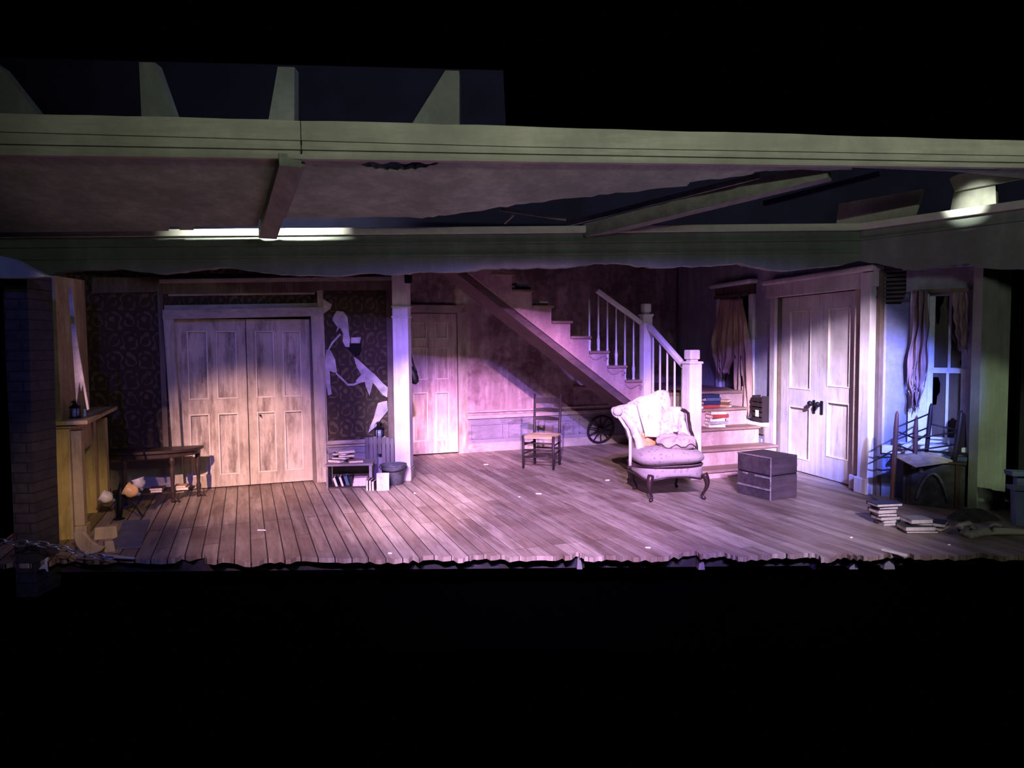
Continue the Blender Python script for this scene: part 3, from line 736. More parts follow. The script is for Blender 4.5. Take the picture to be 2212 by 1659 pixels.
# ceiling plaster with its torn back edge and a hole
C1, C2, C3 = ony(0, 333, 5.50), ony(2212, 364, 5.94), ony(1106, 499, 7.16)
CN = (C2 - C1).cross(C3 - C1).normalized()
if CN.z < 0: CN = -CN
def ceil(px, py, off=0.0):
    d = ray(px, py); return E0 + d * ((C1 + CN * off - E0).dot(CN) / d.dot(CN))
torn = jag([(1840, 367), (1700, 368), (1640, 371), (1600, 381), (1490, 394), (1484, 402), (1350, 416), (1260, 426), (1150, 438), (1060, 451), (960, 466), (900, 471), (800, 469), (650, 471), (560, 474)], 2.0, 5, 9)
outer = [(-110, 330), (600, 341), (1100, 347), (1840, 362)] + torn + [(556, 489), (420, 489.5), (418, 497), (388, 497), (386, 489.5), (366, 490), (364, 499), (-110, 503)]
hole = [(765 + 186 * (k / 24), 352 + 3 * math.sin(k)) for k in range(0, 25)][::-1] + [(765 + 186 * (k / 24), 352 + 15 * math.sin(math.pi * k / 24) * (1 + .25 * math.sin(k * 2.3)) + 1) for k in range(1, 24)]
cb = [ceil(*p) for p in outer]; hb = [ceil(*p) for p in hole]; up3 = Vector((0, 0, .028))
struct(MB().slab(cb, [p + up3 for p in cb], [(hb, [p + up3 for p in hb])]).build('ceiling', M['ceiling']))
o = MB().slab([ceil(x, y) for x, y in [(1840, 362), (2330, 371), (2330, 384), (2212, 386), (2060, 371)]], [ceil(x, y, .03) for x, y in [(1840, 362), (2330, 371), (2330, 384), (2212, 386), (2060, 371)]]).build('trim_38', M['ceiling']); struct(o)
# timbers under and above the ceiling
def timber(name, a, b_, w, h, mat, label, cat, off=-.03):
    A, B = ceil(*a, off), ceil(*b_, off)
    return tag(MB().bar(A, B, w, h).build(name, M[mat]), label, cat)
timber('ceiling_joist', (627, 346), (578, 505), .165, .10, 'beam', 'short grey joist crossing the left of the sagging ceiling', 'joist', -.045)
timber('ceiling_lath', (655, 356), (613, 468), .03, .03, 'beam', 'thin batten running beside the short ceiling joist', 'batten', -.02)
timber('fallen_beam', (1790, 371), (1270, 500), .17, .13, 'beam', 'long timber beam slanting across the torn right of the ceiling', 'beam', .05)
timber('loft_rafter', (1640, 380), (1225, 484), .04, .05, 'beam', 'thin dark rafter glimpsed in the gap left of the long slanting beam', 'rafter', .25)
timber('loft_lath', (1080, 452), (1222, 474), .02, .03, 'beam', 'thin broken lath in the dark gap under the torn ceiling edge', 'lath', .12)
timber('loft_lath', (1110, 463), (1090, 482), .02, .02, 'beam', 'tiny splintered lath stub hanging in the torn ceiling gap', 'lath', .1)
timber('loft_rafter', (1900, 376), (1650, 440), .05, .05, 'loft', 'thin dark rafter right of the long slanting beam', 'rafter', .3)
# loft boards seen through the gap on the right, catching a rig lamp
def loftboard(px, y, label):
    return tag(MB().prism(FHR, FHR.pts(px, y), y, y + .05).build('loft_board', M['loft_board']), label, 'board')
loftboard([(1806, 488), (1812, 440), (1994, 408), (1972, 470), (1852, 492)], .22, 'wide pale board in the loft behind the header bend')
loftboard([(2052, 458), (2062, 406), (2150, 394), (2152, 443)], .22, 'short pale board high in the loft near the right edge')
loftboard([(2050, 386), (2070, 376), (2330, 350), (2330, 366), (2212, 385), (2062, 413)], .16, 'thin sloping board under the front header at the right')
# navy sheet added to colour the dark void, and rafters in the loft
FLO = Frame((-8.4, 9.4), (8.0, 9.4))
lo_px = [(-300, 116), (0, 124), (1087, 152), (1094, 300), (2500, 360), (2500, 568), (-300, 572)]
struct(MB().prism(FLO, FLO.pts(lo_px), 0, .05).build('loft_void_sheet', M['loft']))
FRA = Frame((-6, 6.3), (4, 6.3))
def rafter(px, label, d=.12, y=0.0):
    tag(MB().prism(FRA, FRA.pts(px, y), y, y + d).build('roof_rafter', M['rafter']), label, 'rafter', 'roof timbers above the front header')
rafter([(-120, 60), (0, 143), (86, 252), (-120, 244)], 'leaning roof timber above the header at the far left')
rafter([(300, 134), (335, 135), (380, 262), (306, 260)], 'tapering roof timber second from the left above the header')
rafter([(600, 144), (636, 145), (636, 272), (578, 270)], 'faint upright roof timber third from the left above the header')
rafter([(962, 152), (992, 153), (992, 284), (882, 280)], 'faint leaning roof timber nearest the middle above the header')
# left end: wall, brick pier, black masking
FLW = Frame(onz(160, 1165), onz(160, 1165) + V)             # runs up-stage along the left wall
struct(MB().prism(FLW, [(-.05, 0), (2.55, 0), (2.55, 2.3), (-.05, 2.18)], .26, .36).build('wall_left', M['plaster_left']))
struct(MB().fbox(Frame((-5.2, 6.4), (-4.2, 6.4)), -2.4, .35, 0, .1, -.9, 2.75).build('wall_wing_left', M['black']))
FBP = Frame(ony(20, 900, 5.2).xy, (ony(20, 900, 5.2).x + 1, 5.2))
M['brick_pier'] = m_brick('dark_brick', (.030, .027, .036), (.052, .042, .052), (.015, .014, .02), (1, 0, 0))  # near-black bricks with darker blotches
o = MB().prism(FBP, FBP.pts([(6, 592), (58, 592), (64, 760), (70, 1000), (80, 1290), (36, 1290), (24, 1000), (12, 760)]), 0, .28).build('brick_pier', M['brick_pier'])
tag(o, 'narrow dark brick pier at the far left edge of the stage', 'brick pier')
o = MB().prism(Frame((-6, 5.02), (4, 5.02)), [Frame((-6, 5.02), (4, 5.02)).hit(*p) for p in [(-200, 548), (0, 552), (30, 560), (62, 578), (104, 598), (60, 601), (-200, 600)]], -.02, .06).build('trim_39', M['header_back']); struct(o)
# right end: post and black wing
FRP = Frame(onz(2109, 1103).xy, onz(2174, 1099).xy)
rp1 = FRP.len; rpx = rp1 * .50; pd = .105
t = thing('square_post', 'tall green grey square post at the right end of the set', 'post', onz(2130, 1100))
MB().fbox(FRP, 0, rpx, 0, pd, 0, 2.42).build('post_board', M['grey_post'], t)
MB().fbox(FRP, rpx + .014, rp1, .02, pd, 0, 2.40).build('post_board', M['grey_post'], t)
MB().fbox(FRP, rpx - .005, rpx + .02, .03, pd - .01, 0, 2.40).build('shadow_gap', M['black'], t)
struct(MB().fbox(Frame((4.45, 6.9), (6.6, 6.3)), .42, 3.2, 0, .1, -.9, 2.45).build('wall_wing_right', M['black']))
# ------------------------------------------------------------------ staircase
N1 = onz(1395, 852, .93)
FS = Frame(N1.xy, (N1.x + FWB.ex.x, N1.y + FWB.ex.y))
DEP = FS.loc(FWB.o)[1] - .02
SD = .72                                                      # width of the flight
Lz = FS.hit(1395, 851)[1]
xs0, _ = FS.hit(1387, 850); xs8, _ = FS.hit(1106, 600)
run = (xs0 - xs8) / 7; zt7 = FS.hit(1125, 625)[1]; rise = (zt7 - Lz) / 7
st = thing('staircase', 'old staircase with white newels climbing left behind the armchair', 'staircase', FS.w(0, 0, 0))
NS = 10
# stringer face: stepped top, straight sloping lower edge
la, lb = FS.hit(1020, 596), FS.hit(1369, 871)
sl = (lb[1] - la[1]) / (lb[0] - la[0])
low = lambda x: la[1] + sl * (x - la[0])
poly = [(xs0 + .02, Lz - .02)]
for k in range(NS):
    x = xs0 - k * run
    poly += [(x, Lz + k * rise), (x, Lz + (k + 1) * rise - .03)]
xe = xs0 - NS * run
poly += [(xe, Lz + NS * rise - .03), (xe, low(xe)), (xs0 + .02, low(xs0 + .02))]
MB().prism(FS, poly, 0, .04).build('stringer', M['string'], st)
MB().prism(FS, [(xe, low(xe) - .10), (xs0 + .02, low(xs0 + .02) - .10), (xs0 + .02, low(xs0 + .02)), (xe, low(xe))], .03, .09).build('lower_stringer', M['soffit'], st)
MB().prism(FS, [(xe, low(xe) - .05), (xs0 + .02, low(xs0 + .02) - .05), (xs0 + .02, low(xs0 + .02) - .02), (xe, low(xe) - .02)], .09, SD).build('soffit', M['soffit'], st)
for k in range(NS):
    x = xs0 - k * run; z = Lz + (k + 1) * rise
    MB().fbox(FS, x - run - .0, x + .03, -.025, SD, z - .032, z).build('tread', M['stair_wood'], st, bevel=.008)
    MB().fbox(FS, x - .02, x, .04, SD, z - rise, z - .032).build('riser', M['riser_pink'], st)
    if k < 3:                                              # carved scroll under the tread end
        p = [(x - run * (.98 - .9 * t), z - .05 - .035 * math.sin(t * math.pi * 1.6) - .05 * t) for t in [i / 14 for i in range(15)]]
        p += [(x - .02 + .02 * math.cos(a), z - .10 + .02 * math.sin(a)) for a in [i * .7 for i in range(8)]]
        MB().tube([FS.w(a, -.008, c) for a, c in p], .009, 6).build('tread_bracket', M['string'], st, smooth=True)
# landing and the lower flight that turns towards the audience
wrx = FS.loc(FWR.w(-3.2, 0, 0))[0]
MB().fbox(FS, xs0, wrx + .8, .0, DEP, Lz - .035, Lz).build('landing', M['stair_wood'], st)
xr = FS.loc(onz(1611, 950, .30))[0]
xl = 0.02
td = .245; lev = [Lz, .735, .515, .30, .10]
MB().fbox(FS, xl, wrx + .75, .02, .05, .0, Lz - .035).build('riser', M['riser_pink'], st)
for k in range(1, 5):
    y1 = -(k - 1) * td; y0 = -k * td; z = lev[k]
    ex_ = xr + (0 if k < 3 else (.07 if k == 3 else .16)); xx = xl if k < 4 else xl - .02
    MB().fbox(FS, xx, ex_, y0 - .03, y1 + .03, z - .032, z).build('tread', M['stair_wood'], st, bevel=.008)
    MB().fbox(FS, xx, ex_ - .01, y0, y0 + .02, (lev[k + 1] if k < 4 else 0), z - .032).build('riser', M['riser_pink'], st)
    MB().fbox(FS, xx, xx + .03, y0 + .02, y1 + .02, 0, z - .032).build('side_panel', M['string'], st)
    if k < 3:
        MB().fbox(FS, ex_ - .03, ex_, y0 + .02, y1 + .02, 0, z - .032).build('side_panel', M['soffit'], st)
# newel posts
def newel(c, z0, z1, w, mat, rot):
    mb = MB(); m = Matrix.Rotation(rot, 4, 'Z')
    zc = z1 - .14
    mb.box((c.x, c.y, (z0 + zc) / 2), (w, w, zc - z0), m)
    mb.box((c.x, c.y, zc - .012), (w + .025, w + .025, .03), m)
    mb.box((c.x, c.y, zc + .012), (w * .62, w * .62, .03), m)
    mb.box((c.x, c.y, zc + .08), (w * .80, w * .80, .11), m)
    return mb.build('newel_post', mat, st, bevel=.012)
th = math.atan2(FS.ex.y, FS.ex.x)
n1 = FS.w(0, 0, 0)
ya = -(4 * td - .03)
n2 = FS.w(.035, ya, 0)
s1, s2 = n1.y, n2.y
z1 = ony(1393, 655, s1).z; z2 = ony(1467, 755, s2).z
newel(n1, Lz - .3, z1, .125, M['white_post'], th)
newel(n2, lev[4], z2, .165, M['white_post'], th)
# handrails and balusters
hr1a = FS.hit(1289, 627); hr1b = FS.hit(1386, 698)
MB().bar(FS.w(hr1a[0], -.0, hr1a[1]), FS.w(hr1b[0], 0, hr1b[1]), .055, .06).build('handrail', M['white_post'], st, bevel=.014)
q1_ = ony(1399, 703, s1 - .05); q2_ = ony(1455, 800, s2 + .06)
ha = FS.w(0.0, -.06, q1_.z); hb_ = FS.w(.035, ya + .08, q2_.z)
MB().bar(ha, hb_, .065, .065).build('handrail', M['white_post'], st, bevel=.014)
def baluster(p, z0, z1, r=.016):
    H = z1 - z0
    pr = [(r * 1.25, 0), (r * 1.25, .02), (r * .95, .03), (r * 1.1, H * .12), (r * 1.3, H * .2), (r * .8, H * .235), (r * 1.05, H * .25), (r * .75, H * .27), (r * .7, H * .6), (r * .62, H)]
    MB().lathe(pr, (p.x, p.y, z0), n=8).build('baluster', M['white_post'], st, smooth=True)
def rail_z(x): return hr1a[1] + (hr1b[1] - hr1a[1]) * (x - hr1a[0]) / (hr1b[0] - hr1a[0])
for px, py in ((1275.5, 751), (1295, 751), (1314.5, 783), (1333.5, 783), (1352.5, 814), (1371, 813)):
    x = FS.hit(px, py)[0]; k = math.floor((xs0 - x) / run); zb = Lz + (k + 1) * rise
    zt = rail_z(x) - .02 if x > hr1a[0] else rail_z(hr1a[0]) - .12
    baluster(FS.w(x, .03, 0), zb, zt)
for i in range(5):
    t = (i + .7) / 5.4; y = -.06 + (ya + .08 + .06) * t
    zb = lev[min(4, 1 + int(-y / td))]; zt = ha.z + (hb_.z - ha.z) * t - .03
    baluster(FS.w(.035 * t + .0, y, 0), zb, zt, .019)

# ------------------------------------------------------------------ pillar between the two back walls
pc = onz(868, 1040)
pil = thing('square_pillar', 'pale square pillar between the patterned wallpaper and the back door', 'pillar', (pc.x, pc.y + .12, 0))
mz = Matrix.Rotation(R(-3), 4, 'Z')
pw = ony(885, 900, pc.y).x - ony(851, 900, pc.y).x
px0 = (ony(885, 900, pc.y).x + ony(851, 900, pc.y).x) / 2; pyc = pc.y + .12
zr1 = ony(866, 684, pc.y).z; zr2 = ony(866, 662, pc.y).z
MB().box((px0, pyc, 1.25), (pw, pw, 2.5), mz).build('shaft', M['white_post'], pil, bevel=.006)
MB().box((px0 + .004, pyc, .07), (pw + .01, pw + .035, .14), mz).build('base_block', M['casing'], pil, bevel=.008)
for z in (zr1, zr2): MB().box((px0, pyc, z), (pw + .022, pw + .022, .022), mz).build('neck_ring', M['white_post'], pil, bevel=.008)
MB().box((px0 + .0, pyc, .16), (pw + .015, pw + .015, .02), mz).build('base_moulding', M['casing'], pil, bevel=.006)
pl2 = FWL.hit(833, 900)
bx = ony(884, 600, pyc - pw / 2 - .05)
tag(MB().box((bx.x - .01, pyc - pw / 2 - .048, bx.z), (.075, .10, .12)).build('bracket_box', M['black']), 'small black box fixed at the top of the pale square pillar', 'box')

# dark satchel hanging behind the pillar
Yb = pc.y + .42
def yb(px, py): return ony(px, py, Yb)
hk = thing('hanging_bag', 'slim dark leather bag hanging on a strap behind the pale pillar', 'bag', yb(884, 744))
strap = [yb(x, y) for x, y in ((881, 742), (884, 752), (888, 768), (892, 784), (896, 797), (899, 806))]
MB().tube(strap, [.012, .016, .013, .011, .014, .02], 8).build('strap', M['iron'], hk, smooth=True)
bagp = [yb(x, y) for x, y in ((884, 790), (888, 797), (892, 808), (895, 818), (897, 826), (898, 830))]
MB().tube(bagp, [.015, .04, .052, .054, .045, .012], 12).build('pouch', M['iron'], hk, smooth=True)
MB().tube([yb(880, 742), yb(880, 775), yb(883, 796)], .01, 6).build('strap', M['iron'], hk, smooth=True)
o = MB().prism(Frame((-3, Yb), (3, Yb)), [Frame((-3, Yb), (3, Yb)).hit(*p) for p in ((882, 840), (890, 842), (889, 866), (886, 872), (887, 890), (882, 892))], -.02, .02).build('hanging_cloth', M['iron'])
tag(o, 'narrow dark rag hanging below the bag behind the pillar', 'rag')

# ------------------------------------------------------------------ ladder-back chair
def cyl(mb, a, b_, r, r2=None, n=10):
    mb.tube([a, b_], [r, r2 if r2 else r], n); return mb
def ladder_chair(root, mat, W=.37, D=.36, seat_z=.42, back_z=.92, slats=((.80, .87), (.69, .735), (.58, .62)), splay=.0, rush=True, finial=False):
    for sx in (-1, 1):
        mb = MB(); cyl(mb, (sx * W / 2, -D / 2, 0), (sx * W / 2, -D / 2, seat_z + .02), .014, .019); mb.build('leg', mat, root, smooth=True, at=ZERO)
        mb = MB(); mb.tube([(sx * (W / 2 - .03), D / 2, 0), (sx * (W / 2 - .03), D / 2 - .01, seat_z), (sx * (W / 2 - .02), D / 2 + .05, back_z)], [.017, .019, .013], 10)
        if finial: mb.lathe([(.012, 0), (.02, .02), (.006, .06)], (sx * (W / 2 - .02), D / 2 + .05, back_z), n=8)
        mb.build('back_post', mat, root, smooth=True, at=ZERO)
    for z0, z1_ in slats:
        k = (z0 - seat_z) / (back_z - seat_z); y = D / 2 - .01 + .06 * k
        def sf(u, v, z0=z0, z1_=z1_, y=y): return (-(W / 2 - .03) + (W - .06) * u, y + .025 * math.sin(math.pi * u), z0 + (z1_ - z0) * v + .012 * math.sin(math.pi * u) * v)
        MB().grid(sf, 10, 3, .010).build('slat', mat, root, at=ZERO)
    for z in (.15, .24, .33):
        cyl(MB(), (-W / 2, -D / 2, z), (W / 2, -D / 2, z), .010).build('stretcher', mat, root, smooth=True, at=ZERO)
    for sx in (-1, 1):
        for z in (.19, .30): cyl(MB(), (sx * W / 2, -D / 2, z), (sx * (W / 2 - .03), D / 2, z), .010).build('stretcher', mat, root, smooth=True, at=ZERO)
    cyl(MB(), (-(W / 2 - .03), D / 2, .22), (W / 2 - .03, D / 2, .22), .010).build('stretcher', mat, root, smooth=True, at=ZERO)
    if rush:
        def sm(u, v):
            w = (W / 2 + .012) if True else 0
            x = -w + 2 * w * u; x *= 1 - .10 * v
            e = min(u, 1 - u, v, 1 - v)
            return (x, -D / 2 - .012 + (D + .016) * v, seat_z + .012 + .016 * min(1, e * 6) - .012 * math.sin(math.pi * u) * math.sin(math.pi * v) + .003 * math.sin(40 * e))
        MB().grid(sm, 22, 22, -.028).build('seat', M['rush'], root, smooth=False, at=ZERO)
cA, cB, cC, cD_ = onz(1129.5, 1012), onz(1191, 1013.5), onz(1158.7, 1006.6), onz(1211, 1004)
cc = (cA + cB + cC + cD_) / 4
ch = thing('ladder_back_chair', 'dark ladder-back chair with a woven rush seat under the stairs', 'chair', (cc.x, cc.y + .03, 0), R(-20))
ladder_chair(ch, M['chair_wood'], W=.40, D=.38, seat_z=.40, back_z=.93)

# ------------------------------------------------------------------ cart wheel leaning on the back wall
wc = FWB.hit(1297, 926, -.10)
wp = FWB.w(wc[0], -.11, wc[1])
rr = wp.z - .02
wh = thing('wagon_wheel', 'dark spoked wooden wheel leaning on the wall under the stairs', 'wheel', (wp.x, wp.y, 0))
ax = (FWB.ey * .96 + Vector((0, 0, .22))).normalized(); e1_ = FWB.ex; e2_ = ax.cross(e1_)
cw_ = Vector((wp.x, wp.y, rr + .012))
pt = lambda r_, a: cw_ + (e1_ * math.cos(a) + e2_ * math.sin(a)) * r_
MB().tube([pt(rr - .016, i * 2 * math.pi / 40) for i in range(40)], .018, 8, True).build('rim', M['chair_wood'], wh, smooth=True)
MB().lathe([(.03, -.05), (.045, -.02), (.045, .02), (.03, .05)], cw_, ax, 14).build('hub', M['chair_wood'], wh)
for i in range(10):
    a = i * 2 * math.pi / 10 + .2
    MB().tube([pt(.04, a), pt(rr - .02, a)], [.012, .009], 8).build('spoke', M['chair_wood'], wh, smooth=True)

# ------------------------------------------------------------------ worn armchair with its slumped back
ac = thing('armchair', 'battered floral armchair with a broken peaked back and dark cabriole legs', 'armchair', (1.60, 7.40, 0), R(9))
AW, AD = .60, .70
def cab(x, y, sx, sy, h=.27):
    pts = []
    for i in range(13):
        t = i / 12; z = h * (1 - t)
        o = .030 * math.sin(math.pi * min(1, t * 1.25)) * (1 if t < .8 else .2) - .018 * t + (.03 * (t - .85) / .15 if t > .85 else 0)
        pts.append((x + sx * o, y + sy * o, max(z, .012)))
    r = [.034, .034, .032, .029, .026, .023, .020, .017, .015, .014, .015, .020, .014]
    return MB().tube(pts, r, 10).build('leg', M['walnut'], ac, smooth=True, at=ZERO)
cab(-AW / 2 + .02, -AD / 2 + .02, -1, -1); cab(AW / 2 - .02, -AD / 2 + .02, 1, -1)
cab(-AW / 2 + .06, AD / 2 - .06, -1, 1); cab(AW / 2 - .06, AD / 2 - .06, 1, 1)
# seat rail with a serpentine lower edge
def plan(a, rx=AW / 2 + .03, ry=AD / 2 + .02, p=3.2):
    c, s_ = math.cos(a), math.sin(a)
    return (rx * math.copysign(abs(c) ** (2 / p), c), ry * math.copysign(abs(s_) ** (2 / p), s_))
def railf(u, v):
    a = 2 * math.pi * u; x, y = plan(a, .345); x -= .015; z0 = .235 + .030 * math.cos(a * 4) * .6
    return (x, y, z0 + (.345 - z0) * v)
MB().grid(railf, 64, 3, -.035).build('seat_rail', M['uphol_seat'], ac, smooth=True, at=ZERO)
MB().tube([(*(plan(2 * math.pi * i / 64, .349, AD / 2 + .024)[0] - .015, plan(2 * math.pi * i / 64, .349, AD / 2 + .024)[1]), .232 + .018 * math.cos(8 * math.pi * i / 64)) for i in range(64)], .010, 6, True).build('rail_moulding', M['walnut'], ac, smooth=True, at=ZERO)
def deck(u, v):
    a = 2 * math.pi * u; x, y = plan(a); return (x * v, y * v, .34 + .02 * (1 - v))
MB().grid(deck, 40, 6).build('seat_deck', M['uphol_seat'], ac, at=ZERO)
# thick rounded seat cushion, domed, overhanging the front
def cush(u, v):
    a = 2 * math.pi * u; t = math.pi * (v - .5)
    rr_ = max(math.cos(t), 0) ** .42; hz_ = math.sin(t)
    x, y = plan(a, .368, .345, 2.8); x -= .025
    d = 1 + .03 * math.cos(a * 3 + 1)
    f = .5 + .5 * -math.sin(a)
    return (x * rr_ * d, (y - .035) * rr_ * d, .425 + hz_ * (.088 + .012 * math.sin(a * 2)) + .015 * rr_ * math.sin(5 * x + 2) + .02 * (1 - rr_) * (hz_ > 0))
MB().grid(cush, 56, 18).build('seat_cushion', M['uphol_seat'], ac, smooth=True, at=ZERO)
MB().tube([((plan(2 * math.pi * i / 60, .358, .349, 2.8)[0] - .025), plan(2 * math.pi * i / 60, .322, .349, 2.8)[1] - .035, .352) for i in range(60)], .009, 6, True).build('cushion_piping', M['walnut'], ac, smooth=True, at=ZERO)
# wrap-round back: u runs from the left arm front round the back to the right arm front
def bplan(u):
    a = math.pi * (1 - u)                                  # pi .. 0, left to right round the back
    x = -.045 + .315 * math.copysign(abs(math.cos(a)) ** .62, math.cos(a))
    y = -.06 + (AD / 2 + .06 - .03) * abs(math.sin(a)) ** .62
    return Vector((x, y, 0)), Vector((math.cos(a), .9 * math.sin(a), 0)).normalized()
TOP = [(0, .62), (.06, .70), (.13, .82), (.20, .885), (.27, .905), (.38, .935), (.47, .99), (.55, 1.05), (.585, 1.04), (.61, .92), (.66, .865), (.80, .86), (.88, .83), (.93, .74), (.97, .64), (1, .54)]
def top(u):
    for (a, x), (c, y) in zip(TOP, TOP[1:]):
        if a <= u <= c:
            t = (u - a) / (c - a); t = t * t * (3 - 2 * t); return x + (y - x) * t
    return TOP[-1][1]
def back_in(u, v):
    p, n = bplan(u); zt = top(u); z = .36 + (zt - .36) * v
    lean = (.10 + (.36 * math.exp(-((u - .18) / .11) ** 2))) * max(0, z - .4); fl = .03 * max(0, (v - .75) / .25) ** 2
    q = p + n * (lean * .6 + fl - .035 + .020 * math.sin(9 * u * math.pi + 3 * v)) * 1.0
    bul = .03 * math.sin(math.pi * v) * (.5 + .5 * math.sin(14 * u + 4 * v))
    q -= n * bul
    return (q.x, q.y, z)
MB().grid(back_in, 60, 18, .075).build('backrest', M['uphol'], ac, smooth=True, at=ZERO)
# pale rolled edge along the slumped left half, walnut show-wood along the right arm
pk = [Vector(back_in(u / 100, 1.0)) + bplan(u / 100)[1] * .03 for u in range(12, 59)]
MB().tube(pk, [.024 if i < 8 else .020 for i in range(len(pk))], 10).build('rolled_edge', M['uphol'], ac, smooth=True, at=ZERO)
ed = [Vector(back_in(u / 100, 1.0)) + bplan(u / 100)[1] * .035 for u in range(66, 101)]
ed += [Vector((ed[-1].x + .005, ed[-1].y - .01, z)) for z in (.50, .44, .38, .33)]
MB().tube(ed, .017, 8).build('show_wood', M['walnut'], ac, smooth=True, at=ZERO)
el = [Vector(back_in(u / 100, 1.0)) + bplan(u / 100)[1] * .03 for u in range(12, -1, -1)]
el += [Vector((el[-1].x - .004, el[-1].y - .01, z)) for z in (.58, .48, .40, .33)]
MB().tube(el, [.016] * len(el), 8).build('show_wood', M['frame_pale'], ac, smooth=True, at=ZERO)
# scrolled left corner where the covering has sagged outwards
p_, n_ = bplan(.20); pz = top(.20)
MB().lathe([(.005, -.045), (.042, -.035), (.050, 0), (.042, .035), (.005, .045)], (p_.x - .14, p_.y - .03, pz - .015), (.2, 1, 0), 14).build('corner_scroll', M['uphol'], ac, smooth=True, at=ZERO)
# big loose fold of brocade hanging off the back to the seat
def fold(u, v):
    x = -.25 + .40 * u + .03 * v * (1 - 2 * u); zt = .90 + .05 * math.sin(u * 5 + 1) + (.09 * max(0, 1 - abs(u - .62) / .3)); z = zt + (.615 + .05 * u - zt) * v + .02 * math.sin(u * 6) - .025 * v * math.sin(u * 4.2)
    y = .20 - .19 * v ** 1.5 - .045 * abs(math.sin(u * 7.5 + 2.4 * v + .4)) ** .5 * (.3 + v) - .05 * math.sin(math.pi * u)
    return (x, y, z)
MB().grid(fold, 26, 22, .018).build('loose_cover', M['uphol'], ac, smooth=True, at=ZERO)
def lin(u, v):
    return (-.24 + .38 * u, .03 - .03 * math.sin(u * 11) + .05 * v, .50 + .15 * v + .012 * math.sin(u * 17 + v * 3))
MB().grid(lin, 26, 6, .015).build('torn_lining', M['lining'], ac, smooth=True, at=ZERO)
# crumpled cushion lying on the seat
pm = Matrix.Translation((1.68, 7.25, .575)) @ Matrix.Rotation(R(8), 4, 'Z') @ Matrix.Rotation(R(14), 4, 'X')
pr_ = thing_m('crumpled_cushion', 'crumpled floral cushion slumped on the seat of the armchair', 'cushion', pm)
def pil_(u, v):
    a = 2 * math.pi * u; t = math.pi * (v - .5); c = max(math.cos(t), 0) ** .5
    x, y = plan(a, .20, .125, 3.0)
    wr_ = .022 * math.sin(7 * x * 6 + 3 * math.sin(9 * y)) * c
    return (x * c * (1 + .05 * math.sin(5 * a)), y * c, math.sin(t) * .062 + wr_ * (math.sin(t) > -.2))
MB().grid(pil_, 48, 16).build('pad', M['uphol_seat'], pr_, smooth=True, at=ZERO)
MB().tube([Vector(pil_(i / 48, .5)) for i in range(48)], .006, 6, True).build('piping', M['walnut'], pr_, smooth=True, at=ZERO)

# ------------------------------------------------------------------ battened trunk
C0 = onz(1664, 1082); ang = R(27)
tw, tdp, thh = .375, .45, .435
e1v = Vector((math.cos(ang), math.sin(ang), 0)); e2v = Vector((-e1v.y, e1v.x, 0))
tc = C0 + e1v * tw / 2 + e2v * tdp / 2
tk = thing('trunk', 'dark battened wooden trunk standing before the white double doors', 'trunk', (tc.x, tc.y, 0), ang)
zl = thh * .565
MB().box((0, 0, zl / 2 - .003), (tw, tdp, zl - .006)).build('body', M['trunk'], tk, bevel=.005, at=ZERO)
MB().box((0, 0, zl), (tw - .012, tdp - .012, .02)).build('seam', M['hole'], tk, at=ZERO)
MB().box((0, 0, (zl + .006 + thh) / 2), (tw, tdp, thh - zl - .006)).build('lid', M['trunk'], tk, bevel=.007, at=ZERO)
for z, y0, y1 in ((zl - .02, -tdp / 2 + .0, -.02), (zl - .016, .08, .15), (.105, -tdp / 2, tdp / 2)):
    MB().box((-tw / 2 - .004, (y0 + y1) / 2, z), (.010, y1 - y0, .018)).build('batten', M['batten'], tk, bevel=.002, at=ZERO)
MB().box((-tw / 2 - .002, 0, thh - .006), (.010, tdp, .013)).build('lid_edge', M['batten'], tk, bevel=.002, at=ZERO)
MB().box((-tw / 2, -tdp / 2, thh / 2), (.011, .011, thh - .004)).build('corner_strip', M['batten'], tk, bevel=.002, at=ZERO)
# ------------------------------------------------------------------ books
def book(M4, L, Wd, T, cov, label, group, pages='pages', soft=False):
    """lying flat in its own frame: spine along x at +y, page edges facing -y; M4 puts its base centre in place"""
    t = thing_m('book', label, 'book', M4, group)
    c = max(.003, T * .09)
    mb = MB()
    mb.box((0, 0, c / 2), (L, Wd, c)); mb.box((0, 0, T - c / 2), (L, Wd, c))
    mb.box((0, Wd / 2 - c / 2, T / 2), (L, c, T))
    mb.build('cover', M[cov], t, at=ZERO)
    MB().box((0, -.004, T / 2), (L - .012, Wd - .008 - c, T - 2 * c)).build('pages', M[pages], t, at=ZERO)
    return t
def flat(p, rz=0.0, tilt=0.0, roll=0.0):
    return Matrix.Translation(p) @ Matrix.Rotation(R(rz), 4, 'Z') @ Matrix.Rotation(R(tilt), 4, 'Y') @ Matrix.Rotation(R(roll), 4, 'X')
def pile(base, rz0, items, group):
    z = base.z
    for L, Wd, T, cov, dx, dy, rz, label in items:
        book(flat((base.x + dx, base.y + dy, z), rz0 + rz), L, Wd, T, cov, label, group); z += T + .0006
    return z

